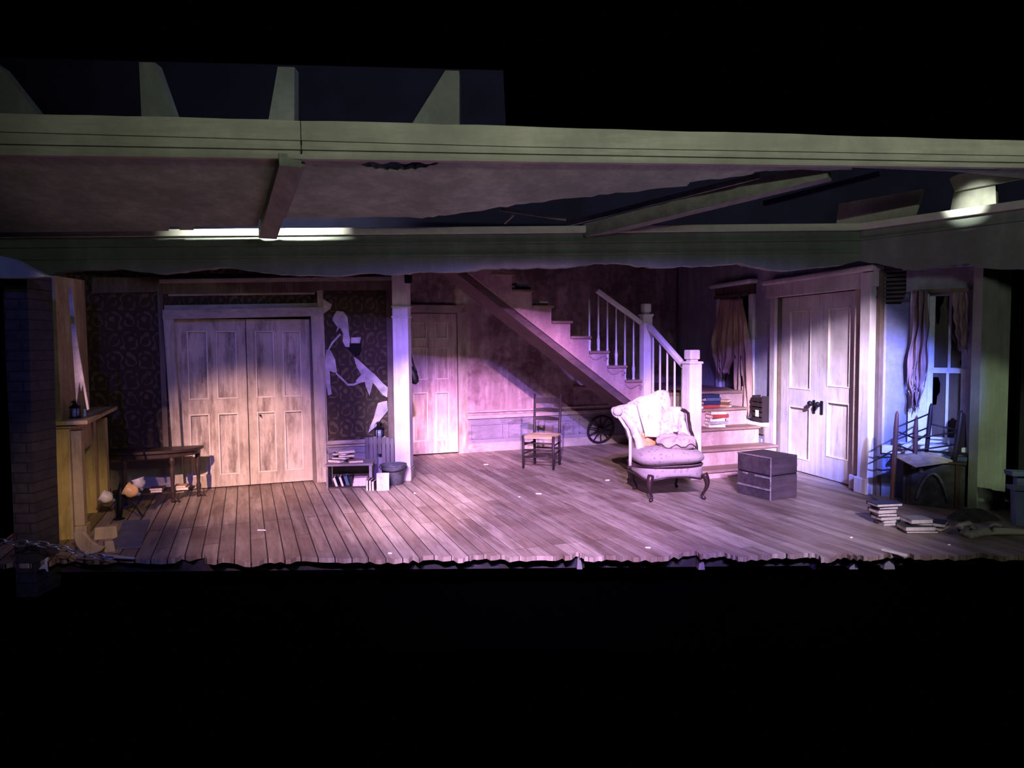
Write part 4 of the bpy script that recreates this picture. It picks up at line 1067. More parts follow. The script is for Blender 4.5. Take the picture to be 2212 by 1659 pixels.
# ------------------------------------------------------------------ low shelf of books by the wide doors
sa, sb = onz(702, 1056), onz(792, 1058)
sdir = FWL.ex
shz = ony(745, 1003, sa.y).z
shW = ony(790, 1040, sb.y).x - ony(701, 1040, sa.y).x + .03
sx0 = sa.x; sth = R(6)
sc_ = Vector((sa.x + shW / 2, sa.y + .17, 0))
bs = thing('bookcase', 'low grey wooden shelf box full of books beside the wide panelled doors', 'bookcase', sc_, sth)
D_ = .30
MB().box((0, 0, shz - .011), (shW + .02, D_ + .02, .022)).build('top_board', M['shelf'], bs, at=ZERO, bevel=.003)
MB().box((-shW / 2 + .010, 0, (shz - .022) / 2), (.02, D_, shz - .022)).build('side_panel', M['shelf'], bs, at=ZERO)
MB().box((shW / 2 - .016, 0, (shz - .022) / 2), (.032, D_, shz - .022)).build('side_panel', M['shelf'], bs, at=ZERO)
MB().box((0, D_ / 2 - .006, (shz - .022) / 2), (shW - .06, .012, shz - .022)).build('back_panel', M['dark_wood'], bs, at=ZERO)
MB().box((0, 0, .008), (shW - .06, D_ - .02, .016)).build('bottom_board', M['dark_wood'], bs, at=ZERO)
BM = Matrix.Translation(sc_) @ Matrix.Rotation(sth, 4, 'Z')
def inbox(x, y, z): return BM @ Matrix.Translation((x, y, z))
def upright(Mb, lean=0.0, yaw=0.0):
    """stand a book on its tail with the page edges towards the audience"""
    return Mb @ Matrix.Rotation(R(yaw), 4, 'Z') @ Matrix.Rotation(R(lean), 4, 'Y') @ Matrix.Rotation(R(-90), 4, 'Y')
g = 'books inside the low shelf'
# x after standing = -thickness direction; each leans to the left
book(upright(inbox(-.130, -.02, .022), -18), .205, .16, .030, 'navy', 'leftmost leaning navy book inside the low shelf', g)
book(upright(inbox(-.066, -.02, .022), -17), .215, .16, .028, 'navy', 'second leaning navy book inside the low shelf, page edges showing', g)
book(upright(inbox(-.010, .02, .022), -16), .215, .15, .035, 'slateblue', 'slate blue book leaning deep inside the low shelf', g, 'cover_none' if False else 'slateblue')
book(upright(inbox(.040, .03, .022), -12), .20, .15, .036, 'black_c', 'black book leaning at the middle of the low shelf', g, 'black_c')
bz = .017
for L, T, cov, dx, rz, lab in ((.17, .026, 'cream', .115, 0, 'bottom book of the pale pile inside the low shelf'), (.165, .022, 'cream', .118, 3, 'second pale book up in the pile inside the low shelf'),
                               (.16, .022, 'cream', .122, -2, 'third pale book up in the pile inside the low shelf'), (.15, .018, 'rose', .118, 2, 'pinkish top book of the pale pile inside the low shelf')):
    book(inbox(dx, -.06, bz) @ Matrix.Rotation(R(rz), 4, 'Z'), L, .13, T, cov, lab, g); bz += T + .0006
g = 'books piled on the low shelf'
tz = shz + .001
for L, Wd, T, cov, dx, dy, rz, lab in ((.17, .13, .034, 'plum', -.145, .0, -28, 'dark plum book at the bottom of the pile on the low shelf'), (.165, .125, .024, 'tan', .06, -.03, 12, 'tan book lying beside the plum one on the low shelf'),):
    book(inbox(dx, dy, tz) @ Matrix.Rotation(R(rz), 4, 'Z'), L, Wd, T, cov, lab, g)
z2 = tz + .035
book(inbox(-.10, .01, z2) @ Matrix.Rotation(R(-20), 4, 'Z'), .18, .13, .024, 'navy', 'navy book lying second in the pile on the low shelf', g)
book(inbox(-.05, .01, z2 + .025) @ Matrix.Rotation(R(14), 4, 'Z'), .18, .13, .024, 'tan', 'tan book third up in the pile on the low shelf', g)
book(inbox(-.10, .0, z2 + .050) @ Matrix.Rotation(R(-14), 4, 'Z'), .17, .12, .022, 'plum', 'plum book under the open-edged topmost one on the low shelf', g)
book(inbox(-.055, .0, z2 + .073) @ Matrix.Rotation(R(18), 4, 'Z'), .19, .13, .020, 'cream', 'cream book topmost on the low shelf, tilted to the right', g)
g = 'books standing on the floor by the low shelf'
fb = onz(797, 1060)
def stand(px, py, H, T, Wd, cov, yaw, lab, pages='pages', dy=0.0):
    p = onz(px, py); book(upright(Matrix.Translation((p.x + T / 2, p.y + Wd / 2 + dy, 0)), 0, yaw), H, Wd, T, cov, lab, g, pages)
stand(794, 1060, .235, .024, .15, 'plum', -4, 'tall upright plum book against the end of the low shelf')
stand(800.5, 1060, .228, .024, .15, 'plum', -4, 'upright plum book second from the low shelf')
stand(807, 1060, .205, .026, .15, 'plum', -6, 'shorter upright plum book third from the low shelf')
p = onz(826, 1061)
t = book(Matrix.Translation((p.x, p.y + .03, 0)) @ Matrix.Rotation(R(6), 4, 'Z') @ Matrix.Rotation(R(84), 4, 'X') @ Matrix.Rotation(R(90), 4, 'Z') @ Matrix.Translation((.095, 0, -.03)), .19, .135, .030, 'rose', 'pink covered book standing face out before the bucket', g)

# bucket, slatted crate, lantern, candle stub
bk = onz(847, 1050)
rt = (ony(874, 1000, bk.y + .1).x - ony(818, 1000, bk.y + .1).x) / 2; hz_ = ony(846, 1003, bk.y + .13).z
by = bk.y + .12
bu = thing('bucket', 'battered grey tapered bucket on the floor before the pale pillar', 'bucket', (bk.x, by, 0))
rb = rt * .70
MB().lathe([(rb * .9, .0), (rb, .002), (rt * .985, hz_ - .01), (rt, hz_), (rt * .96, hz_ - .002), (rb * .93, .02), (.001, .018)], (bk.x, by, 0), n=28).build('pail', M['bucket'], bu, smooth=True)
MB().tube([(bk.x + rt * math.cos(i * math.pi / 14), by + rt * math.sin(i * math.pi / 14), hz_ + .001) for i in range(28)], .007, 6, True).build('rim', M['bucket'], bu, smooth=True)
MB().tube([(bk.x + (rt + .01) * math.cos(math.pi * i / 16), by - (rt + .012) * math.sin(math.pi * i / 16) * .98, hz_ - .012 - .045 * math.sin(math.pi * i / 16)) for i in range(17)], .004, 6).build('handle', M['iron'], bu, smooth=True)
cr0 = sc_ + Vector((.30, .38, 0)); cry = cr0.y
cx0, cx1 = ony(788, 970, cry).x, ony(861, 970, cry).x; czt = ony(825, 944, cry).z
cr = thing('slatted_crate', 'tall slatted wooden crate with broken slats behind the bucket', 'crate', ((cx0 + cx1) / 2, cry + .12, 0))
n = 8; w_ = (cx1 - cx0) / n; rnd = random.Random(4)
for i in range(n):
    x = cx0 + (i + .5) * w_; z0 = 0.0; z1_ = czt - rnd.uniform(0, .012)
    if i == 3: z0 = .30
    if i == 4: z0 = .17
    if i == 2: z1_ = czt + .008
    MB().box((x, cry, (z0 + z1_) / 2), (w_ * .86, .014, z1_ - z0)).build('slat', M['crate'], cr, bevel=.003)
for z in (.04, czt - .06): MB().box(((cx0 + cx1) / 2, cry + .016, z), (cx1 - cx0, .016, .05)).build('rail', M['crate'], cr)
MB().box(((cx0 + cx1) / 2, cry + .13, czt - .035), (cx1 - cx0 - .01, .20, .014)).build('top_board', M['crate'], cr)
for x in (cx0 + .012, cx1 - .012): MB().box((x, cry + .135, czt / 2 - .02), (.02, .20, czt - .05)).build('end_panel', M['dark_wood'], cr)
MB().box(((cx0 + cx1) / 2, cry + .24, czt / 2 - .02), (cx1 - cx0, .014, czt - .05)).build('back_panel', M['dark_wood'], cr)
def lantern(base, h, label, tilt=0.0):
    t = thing('lantern', label, 'lantern', base); r = h * .30
    X, Y, Z = base
    MB().lathe([(r * 1.05, 0), (r * 1.05, h * .05), (r * .85, h * .09)], base, n=16).build('base', M['iron'], t)
    MB().lathe([(r * .66, h * .09), (r * .70, h * .3), (r * .62, h * .58)], base, n=16).build('glass_chimney', M['glass'], t, smooth=True)
    for k in range(6):
        a = k * math.pi / 3 + .3
        MB().tube([(X + r * .84 * math.cos(a), Y + r * .84 * math.sin(a), Z + h * .07), (X + r * .8 * math.cos(a), Y + r * .8 * math.sin(a), Z + h * .60)], r * .07, 6).build('guard_bar', M['iron'], t)
    MB().lathe([(r * 1.02, h * .58), (r * 1.05, h * .61), (r * .80, h * .66), (r * .50, h * .74), (r * .34, h * .80), (r * .30, h * .84), (r * .50, h * .86), (r * .52, h * .93), (r * .2, h * .97)], base, n=18).build('hood', M['iron'], t, smooth=False)
    MB().tube([(X + r * .95 * math.cos(a), Y, Z + h * .62 + r * 1.35 * math.sin(a)) for a in [math.pi * i / 16 for i in range(17)]], r * .045, 5).build('bail_handle', M['iron'], t)
    return t
lx = ony(819, 940, cry + .10).x
lantern((lx, cry + .10, czt - .027), .195, 'small black lantern standing on the slatted crate by the pillar')
cnx = ony(831, 940, cry + .08).x
o = MB().lathe([(.022, 0), (.026, .006), (.012, .008), (.011, .022), (.004, .026)], (cnx, cry + .06, czt - .0275), n=12).build('candle_stub', M['paper']); tag(o, 'white candle stub beside the lantern on the slatted crate', 'candle')

# ------------------------------------------------------------------ bow-fronted console table against the left wallpaper
tA = onz(410, 1078); 
tz_ = ony(400, 967, tA.y).z
tcx = (ony(232, 985, 7.1).x + ony(406, 967, 7.4).x) / 2
tb = thing('console_table', 'dark bow-fronted console table under the patterned wallpaper', 'table', (tcx, 7.30, 0), R(16))
TL = .98; TD = .36
def half(n=22, k=1.0):
    return [(TL / 2 * k * math.cos(a), -TD * k * max(0, math.sin(a)) ** .8 + .13) for a in [math.pi * i / n for i in range(n + 1)]]
hp = half()
MB().slab([(x, y, tz_ - .028) for x, y in hp], [(x, y, tz_) for x, y in hp]).build('table_top', M['dark_wood_h'], tb, at=ZERO, bevel=.006)
hp2 = half(22, .93)
MB().slab([(x, y, tz_ - .075) for x, y in hp2], [(x, y, tz_ - .028) for x, y in hp2]).build('apron', M['dark_wood'], tb, at=ZERO)
hp3 = half(22, .80); shzz = .095
MB().slab([(x, y, shzz) for x, y in hp3], [(x, y, shzz + .018) for x, y in hp3]).build('lower_shelf', M['dark_wood_h'], tb, at=ZERO)
for x, y in ((TL / 2 - .06, .09), (-TL / 2 + .06, .09), (.22, -.15), (-.22, -.15)):
    mb = MB()
    H = tz_ - .07
    mb.lathe([(.020, 0), (.024, .02), (.014, .05), (.024, .10), (.026, .12), (.016, .16), (.022, .26), (.026, .34), (.016, .38), (.026, .42), (.026, H)] if H > .43 else [(.02, 0), (.024, .05), (.016, .1), (.022, H * .6), (.026, H)], (x, y, 0), n=12)
    mb.build('leg', M['dark_wood'], tb, smooth=True, at=ZERO)
    ox = .05 * (1 if x > 0 else -1)
    MB().tube([(x, y, .05), (x + ox * .7, y - .02, .03), (x + ox * 1.3, y - .03, .012)], [.018, .016, .010], 8).build('foot', M['dark_wood'], tb, smooth=True, at=ZERO)
TM = Matrix.Translation((tcx, 7.30, 0)) @ Matrix.Rotation(R(16), 4, 'Z')
g = 'books on the console table shelf'
for x, y, z, L, T, cov, rz, lab in ((.285, -.045, shzz + .0185, .145, .026, 'ochre', 2, 'lower tan book on the right of the console shelf'), (.280, -.045, shzz + .046, .12, .018, 'ochre', -3, 'upper tan book on the right of the console shelf'),
                                    (.06, -.085, shzz + .0185, .11, .022, 'rose', 3, 'lower reddish book at the middle of the console shelf'), (.065, -.085, shzz + .042, .13, .020, 'plum', -4, 'upper dull book at the middle of the console shelf')):
    book(TM @ Matrix.Translation((x, y, z)) @ Matrix.Rotation(R(rz), 4, 'Z'), L, .13, T, cov, lab, g)

# ------------------------------------------------------------------ fallen chandelier with glass shades
gp = onz(257, 1122)
cd = thing('chandelier', 'fallen dark chandelier with milky glass shades standing before the console table', 'chandelier', gp)
H0 = ony(262, 1046, gp.y).z
stp = [Vector((gp.x, gp.y, 0)), Vector((gp.x + .01, gp.y + .01, H0 * .35)), Vector((gp.x + .015, gp.y + .02, H0 * .7)), Vector((gp.x + .02, gp.y + .02, H0))]
MB().tube(stp, [.022, .030, .036, .016], 12).build('stem', M['iron'], cd, smooth=True)
MB().lathe([(.05, 0), (.05, .008), (.02, .02), (.012, .03)], gp, n=14).build('finial', M['iron'], cd)
def tulip(p, axis, s, mat, arm):
    p = Vector(p); ax_ = Vector(axis).normalized()
    o = MB().lathe([(.018, -.005), (.03, .004), (.052, .025), (.058, .05), (.050, .075), (.060, .098), (.056, .098), (.045, .074), (.050, .05), (.02, .01)], p, ax_, 18)
    if s != 1: o.v = [p + (q - p) * s for q in o.v]
    a = MB(); a.tube(arm, .008, 8).build('arm', M['iron'], cd, smooth=True)
    o.build('glass_shade', mat, cd, smooth=True)
    MB().lathe([(.012, -.03), (.02, -.02), (.02, 0), (.012, .004)], p, ax_, 10).build('socket', M['chain'], cd)
c_ = stp[2]
def arm_to(q, lift=.06): q = Vector(q); return [c_, c_ + (q - c_) * .35 + Vector((0, 0, -lift * .3)), c_ + (q - c_) * .7 + Vector((0, 0, lift * .4)), q]
A1 = ony(241, 1079, gp.y - .05); tulip(A1, (-.8, -.35, .55), 1.0, M['shade'], arm_to(A1))
A2 = ony(296, 1066, gp.y - .02); tulip(A2, (-.95, -.2, .55), 1.1, M['shade_amber'], arm_to(A2))
A3 = ony(304, 1054, gp.y + .12); tulip(A3, (-.30, .0, 1.0), .95, M['shade_grey'], arm_to(A3))
A4 = gp + Vector((.20, .02, .055)); MB().tube([c_, c_ + Vector((.08, 0, -.06)), A4 + Vector((-.05, 0, .06)), A4 + Vector((.02, -.03, -.02))], .008, 8).build('arm', M['iron'], cd, smooth=True)

# hearth slab
hs = [onz(*p) for p in ((268, 1127), (324, 1125), (304, 1184), (238, 1187))]
tag(MB().slab([p + Vector((0, 0, .0005)) for p in hs], [p + Vector((0, 0, .014)) for p in hs]).build('hearth_slab', M['slate'], bevel=.003), 'dark blue grey hearth slab on the boards by the mantelpiece', 'hearth')

# ------------------------------------------------------------------ fireplace seen end-on at the left
fp = thing('fireplace', 'ochre crumbling fireplace with a mantel shelf at the left end', 'fireplace', FLW.w(0, 0, 0))
def fl(x0, x1, y0, y1, z0, z1, name, mat, bev=.006): return MB().fbox(FLW, x0, x1, y0, y1, z0, z1).build(name, M[mat], fp, bevel=bev)
M['mantel'] = m_peel('mantel_paint', (.50, .38, .22), (.15, .10, .06), .45, 2, 7.0)
mz0 = .93
# FLW: x runs up-stage, y away from the room (to the left)
fl(.0, .34, .0, .26, .0, mz0, 'jamb', 'mantel'); fl(.04, .16, -.075, .0, .10, mz0 - .03, 'pilaster', 'mantel'); fl(.02, .18, -.09, .0, 0, .10, 'plinth', 'mantel')
fl(1.0, 1.34, .0, .26, .0, mz0, 'jamb', 'mantel'); fl(1.14, 1.27, -.075, .0, .10, mz0 - .03, 'pilaster', 'mantel')
fl(.34, 1.0, .02, .26, .66, mz0, 'lintel', 'mantel'); fl(.34, 1.0, .22, .26, 0, .66, 'firebox', 'hole')
fl(-.03, 1.36, -.06, .255, mz0, mz0 + .03, 'bed_mould', 'mantel', .012)
fl(-.08, 1.40, -.15, .255, mz0 + .03, mz0 + .065, 'mantel_shelf', 'mantel', .008)
MB().prism(FLW, [(.03, mz0 + .065), (1.2, mz0 + .065), (1.2, 2.24), (.03, 2.18)], .06, .255).build('chimney_breast', M['plaster_left'], fp)
fl(.018, .03, .16, .175, mz0 + .065, 2.15, 'edge_bead', 'casing', 0)
# jagged wallpaper end curling off the breast
Yc = 5.72
FCP = Frame((-5, Yc), (0, Yc))
cp = FCP.pts(jag([(152, 606), (158, 660), (164, 720), (172, 770), (180, 815), (186, 850), (192, 884), (188, 886), (182, 852), (179, 830), (175, 846), (171, 824), (168, 850), (165, 870), (162, 830), (158, 770), (153, 700), (148, 640)], .8, 2, 8))
o = MB().prism(FCP, cp, 0, .008).build('peeling_wallpaper', M['peel']); tag(o, 'long pale peeling wallpaper strip hanging down beside the mantelpiece lantern', 'peeling wallpaper')
mxp = onz(163, 903, mz0 + .0655)
lantern((mxp.x, mxp.y, mz0 + .066), .150, 'black lantern standing on the mantel shelf at the left')
p = onz(180, 900, mz0 + .066)
tag(MB().lathe([(.016, 0), (.013, .01), (.009, .035), (.013, .055), (.006, .065)], (p.x, p.y + .02, mz0 + .066), n=10).build('china_figurine', M['rag'], smooth=True), 'tiny pale ornament next to the lantern on the mantel', 'ornament')
# broken plaster lumps and a fallen scrap of plaster at the foot
def lump(px, py, sx, sy, sz, label, seed, mat='mantel', rz=20):
    q = onz(px, py); rnd = random.Random(seed); vs = []
    m = Matrix.Rotation(R(rz), 4, 'Z')
    mb = MB(); mb.box((q.x, q.y + sy / 2, sz / 2), (sx, sy, sz), m)
    mb.v = [v + Vector((rnd.uniform(-.2, .2) * sx, rnd.uniform(-.2, .2) * sy, (rnd.uniform(-.25, .1) * sz) if v.z > sz * .5 else 0)) for v in mb.v]
    tag(mb.build('plaster_lump', M[mat], bevel=.008), label, 'plaster', 'broken plaster at the foot of the fireplace')
lump(222, 1166, .14, .10, .11, 'larger broken plaster lump beside the fireplace foot', 3)
lump(229, 1194, .08, .07, .09, 'smaller pointed plaster lump at the stage edge by the fireplace', 5, rz=35)
YL = 5.40; FL2 = Frame((-5, YL), (0, YL))
tag(MB().prism(FL2, FL2.pts([(156, 1152), (166, 1146), (180, 1148), (196, 1168), (210, 1178), (226, 1182), (218, 1190), (205, 1196), (188, 1199), (174, 1192), (164, 1178)]), 0, .03).build('plaster_shard', M['mantel'], bevel=.008), 'curved shard of yellow plaster propped below the fireplace at the stage edge', 'plaster')

# ------------------------------------------------------------------ chain and rags at the far left front
YC = 5.02
pts = [ony(x, y, YC + .0003 * x) for x, y in ((-14, 1172), (10, 1170), (34, 1175), (58, 1172), (82, 1174), (104, 1178), (126, 1180), (146, 1187), (164, 1194), (184, 1199), (204, 1200), (224, 1204), (244, 1206))]
chn = thing('chain', 'heavy steel chain sagging across the far left stage edge', 'chain', pts[3])
for i in range(len(pts) - 1):
    a, b_ = pts[i], pts[i + 1]; d = (b_ - a); L = d.length * 1.18; d.normalize(); m_ = (a + b_) / 2
    side = Vector((0, 0, 1)).cross(d).normalized() if i % 2 else d.cross(Vector((0, 1, 0))).normalized()
    rr_ = .021; lp = []
    for k in range(20):
        t_ = 2 * math.pi * k / 20; cx_, sy_ = math.cos(t_), math.sin(t_)
        lp.append(m_ + d * (cx_ * rr_ + math.copysign(L / 2 - rr_, cx_) * min(1, abs(cx_) * 2.2)) + side * (sy_ * rr_ * 1.0))
    MB().tube(lp, .006, 6, True).build('link', M['chain'], chn, smooth=True)
def ragcloth(px, y, label, name='torn_rag', mat='rag'):
    F_ = Frame((-6, y), (0, y)); tag(MB().prism(F_, F_.pts(px), -.006, .008).build(name, M[mat], bevel=.003), label, 'rag')
ragcloth([(107, 930), (111, 1000), (111, 1050), (106, 1072), (111, 1096), (110, 1118), (113, 1130), (110, 1144), (109, 1155), (104, 1145), (107, 1128), (106, 1110), (108, 1096), (107, 1060)], 5.49, 'pale twisted rag hanging down left of the fireplace')
ragcloth([(99, 1206), (104, 1203), (101, 1216), (103, 1235), (98, 1228), (84, 1230), (90, 1222), (97, 1218)], 5.10, 'pale torn rag caught below the chain at the far left')
br = [onz(x, y, .01) for x, y in ((128, 1196), (158, 1204), (196, 1212), (214, 1206))]
tag(MB().tube([onz(x, y, .02) for x, y in ((215, 1196), (240, 1202), (262, 1204), (290, 1206))], [.012, .016, .013, .008], 7).build('splintered_stick', M['driftwood'], smooth=True), 'dark splintered stick lying by the end of the chain', 'stick')

# ------------------------------------------------------------------ books left on the stairs
def onstep(k, px, back=.12):
    x = FS.hit(px, 700, back)[0]; return FS.w(x, back, Lz + (k + 1) * rise)
g = 'books left on the upper stairs'
b0 = onstep(6, 1128, .10)
pile(b0, math.degrees(th), [(.19, .14, .030, 'plum', -.01, 0, 183, 'bottom book of the pile on the higher of the two book-strewn upper stairs'), (.17, .13, .026, 'grey', .01, .0, 176, 'middle book of the pile on the higher book-strewn stair'),
                            (.14, .12, .026, 'cream', -.03, 0, 5, 'top book of the pile on the higher book-strewn stair')], g)
b0 = onstep(5, 1166, .10)
pile(b0, math.degrees(th), [(.16, .13, .026, 'plum', .0, 0, 177, 'lower book on the stair just below the taller book pile'), (.13, .12, .024, 'grey', .02, .0, 9, 'upper book on the stair just below the taller book pile')], g)
# piles at the wall end of the lower steps
g = 'books piled on the lower steps'
def lowstep(k, px, dy): 
    p = onz(px, 900, lev[k]); y = -(k - 1) * td - dy
    x = FS.loc(ony(px, 880, FS.w(.5, y, 0).y))[0]
    return FS.w(x, y, lev[k] + .001)
d_ = math.degrees(th) - 8
e = lowstep(1, 1546, .10)
pile(e, d_, [(.24, .15, .040, 'red', -.0, 0, 182, 'red book at the bottom of the pile on the second highest step'), (.23, .15, .048, 'navy', .01, 0, 177, 'navy book second in the pile on the second highest step'),
             (.22, .15, .044, 'slateblue', .02, 0, 184, 'slate blue book third up on the second highest step'), (.25, .16, .040, 'navy', -.01, .01, 178, 'topmost navy book of the pile on the second highest step')], g)
e = lowstep(2, 1560, .11)
pile(e, d_, [(.23, .15, .036, 'cream', -.02, 0, -4, 'cream book at the bottom of the pile on the middle step'), (.25, .16, .036, 'grey', .0, 0, 183, 'grey book second in the pile on the middle step'), (.20, .14, .042, 'cream', -.01, 0, -6, 'thick cream book third up on the middle step'),
             (.24, .16, .044, 'red', .01, 0, 188, 'red book fourth up on the middle step'), (.21, .15, .038, 'ochre', .0, 0, -5, 'ochre book topmost on the middle step')], g)
e = lowstep(1, 1585, .12)
pile(Vector((e.x + .02, e.y, e.z)), d_ - 50, [(.16, .12, .034, 'tan', 0, 0, 180, 'tan book beside the red one near the alcove curtain'), (.15, .12, .034, 'brown', .005, 0, 188, 'brown book second in the small pile by the alcove curtain'), (.14, .11, .03, 'ochre', -.005, 0, 174, 'ochre book topmost in the small pile by the alcove curtain')], g)
e = lowstep(0, 1528, -.03)
tag(MB().box((e.x, e.y + .06, Lz + .018), (.055, .06, .035), Matrix.Rotation(R(15), 4, 'Z')).build('small_box', M['paper'], bevel=.003), 'tiny white box on the landing edge above the navy books', 'box')
e = lowstep(1, 1522, .20)
tag(MB().box((e.x - .02, e.y + .02, lev[1] + .012), (.09, .05, .022), Matrix.Rotation(R(15), 4, 'Z')).build('small_box', M['paper'], bevel=.003), 'small white box lying left of the red book on the steps', 'box')

# ------------------------------------------------------------------ tattered curtains
def drape(F, yoff, left, right, mat, name, label, folds, amp, hem=.03, nu=46, nv=40, seed=2, holes=0):
    L_ = sorted([F.hit(*p, yoff) for p in left], key=lambda q: -q[1]); R_ = sorted([F.hit(*p, yoff) for p in right], key=lambda q: -q[1])
    def at(pl, t):
        zz = t
        n_ = len(pl) - 1; f_ = t * n_; i = min(int(f_), n_ - 1); u_ = f_ - i
        return (pl[i][0] + (pl[i + 1][0] - pl[i][0]) * u_, pl[i][1] + (pl[i + 1][1] - pl[i][1]) * u_)
    rnd = random.Random(seed); rag_ = [rnd.uniform(0, 1) for _ in range(nu + 1)]
    ph = [rnd.uniform(0, 6) for _ in range(4)]
    def f(u, v):
        a, b_ = at(L_, v), at(R_, v); x = a[0] + (b_[0] - a[0]) * u; z = a[1] + (b_[1] - a[1]) * u
        i = int(u * nu + .5)
        if v > .85: z += hem * rag_[i] * (v - .85) / .15
        y = yoff - amp * (.5 + .5 * math.sin(folds * 2 * math.pi * u + ph[0] + 1.4 * math.sin(3 * v + ph[1]))) * (.35 + .65 * v) - .4 * amp * math.sin(17 * u + 5 * v + ph[2])
        x += .006 * math.sin(23 * v + ph[3] + 9 * u)
        return F.w(x, y, z)
    return f
def rags(F, yoff, left, right, mat, label, part, folds, amp, par, seed=2, hem=.05, nu=46, nv=40, gaps=.10):
    f = drape(F, yoff, left, right, mat, part, label, folds, amp, hem, nu, nv, seed)
    mb = MB(); mb.grid(f, nu, nv)
    rnd = random.Random(seed * 7); n_ = []
    drop = set()
    for _ in range(int(nu * gaps)):                                    # vertical rents in the cloth
        i = rnd.randrange(2, nu - 2); j0 = rnd.randrange(int(nv * .3), nv); j1 = min(nv, j0 + rnd.randrange(3, int(nv * .45)))
        for j in range(j0, j1):
            drop.add((i, j))
            if rnd.random() < .4: drop.add((i + 1, j))
    for i in range(nu):                                                # ragged hem
        for j in range(nv - rnd.randrange(0, 5), nv): drop.add((i, j))
    fs = [fc for k, fc in enumerate(mb.f) if (k // nv, k % nv) not in drop]
    mb.f = fs
    o = mb.build(part, M[mat], par, smooth=True)
    s = o.modifiers.new('thick', 'SOLIDIFY'); s.thickness = .004
    return o
c1 = thing('curtain', 'tattered brown lace curtain hanging over the alcove window', 'curtain', FWR.w(wx0, -.1, wz1))
rags(FWR, -.10, [(1556, 646), (1551, 690), (1541, 740), (1547, 770), (1552, 800), (1562, 815)], [(1584, 644), (1588, 690), (1590, 740), (1588, 775), (1578, 800), (1574, 812)], 'curtain', '', 'cloth', 4, .05, c1, 3)
rags(FWR, -.09, [(1584, 644), (1586, 700), (1588, 760), (1589, 820), (1590, 875), (1592, 904)], [(1606, 644), (1614, 700), (1622, 760), (1624, 820), (1624, 880), (1622, 908)], 'curtain', '', 'cloth', 4, .05, c1, 5)
MB().fbox(FWR, wx0 - .06, wx1 + .06, -.10, -.07, wz1 - .02, wz1 + .02).build('rail', M['casing_dark'], c1)
c2 = thing('curtain', 'shredded dull drape hanging left of the blue-lit window', 'curtain', FWN.w(gx0, -.1, gz1))
rags(FWN, -.10, [(1976, 628), (1974, 700), (1964, 760), (1958, 820), (1966, 850), (1972, 885)], [(2004, 628), (2006, 700), (2004, 760), (2002, 820), (1992, 850), (1985, 890)], 'curtain_b', '', 'cloth', 3, .06, c2, 9, gaps=.2)
rags(FWN, -.07, [(2056, 630), (2060, 680), (2066, 720), (2072, 760)], [(2090, 630), (2092, 680), (2092, 720), (2090, 770)], 'curtain_b', '', 'cloth', 2, .03, c2, 4, gaps=.3)
MB().fbox(FWN, gx0 - .14, gx1 + .02, -.09, -.06, gz1 - .015, gz1 + .015).build('rail', M['casing_dark'], c2)

# dark slatted box on the alcove sill with a white tag
sbx = wr(1648, 900, -.09)
Fq = FWR
kx0, kx1 = wr(1631, 890, -.10)[0], rx0 - .115
kz0 = wz0 - .008; kz1 = wr(1645, 858, -.10)[1]
kb = thing('slatted_box', 'dark slatted box with a white tag on the alcove sill', 'box', FWR.w((kx0 + kx1) / 2, -.1, kz0))
for i in range(5):
    z0 = kz0 + (kz1 - kz0) * i / 5
    MB().fbox(FWR, kx0, kx1, -.155, -.145, z0 + .008, z0 + (kz1 - kz0) / 5 - .006).build('slat', M['dark_wood'] if i % 2 else M['chair_wood'], kb)
for x in (kx0, kx1 - .018): MB().fbox(FWR, x, x + .018, -.145, -.03, kz0, kz1 + .02).build('post', M['chair_wood'], kb)
MB().fbox(FWR, kx0 + .018, kx1 - .018, -.05, -.04, kz0, kz1 - .01).build('back_panel', M['hole'], kb)
tz0 = kz0 + (kz1 - kz0) * .22
MB().fbox(FWR, kx0 + .10, kx0 + .17, -.16, -.156, tz0, tz0 + .085).build('tag', M['paper'], kb)

# ------------------------------------------------------------------ upturned chair and clutter under the blue window
fA = FWN.hit(1948, 1000, -.34)[0]; fB = FWN.hit(2088, 1000, -.34)[0]
fm = (fA + fB) / 2; bw = fB - fA; by0 = 6.62
bh = .42
def wb(x, y, z): return FWN.w(fm + x, -.19 + y, z)
ra = math.atan2(FWN.ex.y, FWN.ex.x)
bt = thing('tool_chest', 'dark battered chest heaped with boards beneath the upturned chair', 'chest', wb(0, 0, 0), ra)
MB().box((0, 0, bh * .5), (bw - .02, .29, bh)).build('body', M['sacking'], bt, bevel=.008, at=ZERO)
MB().box((0, -.005, bh + .012), (bw, .31, .024)).build('lid', M['dark_wood'], bt, bevel=.006, at=ZERO)
MB().tube([Vector((-.13 + .26 * i / 16, -.16, bh * .15 + bh * .62 * math.sin(math.pi * i / 16) ** .8)) for i in range(17)], .018, 8).build('iron_hoop', M['bucket'], bt, smooth=True, at=ZERO)
for x in (-.2, .2): MB().box((x, -.15, bh * .5), (.04, .02, bh)).build('strap', M['dark_wood'], bt, at=ZERO)
MB().box((-.10, -.152, bh * .82), (.03, .02, .04)).build('latch', M['chain'], bt, at=ZERO)
zb = bh + .0245
g = 'boards heaped on the dark chest'
rd = Matrix.Rotation(ra, 4, 'Z')
def boardat(x, y, z, L, Wd, T, rz, mat, lab):
    tag(MB().box((0, 0, 0), (L, Wd, T)).build('board', M[mat], bevel=.004), lab, 'board', g).matrix_world = Matrix.Translation(wb(x, y, z + T / 2)) @ Matrix.Rotation(ra + R(rz), 4, 'Z')
boardat(-.12, -.03, zb, .40, .11, .030, 8, 'beam', 'lowest grey board lying on the dark chest under the chair')
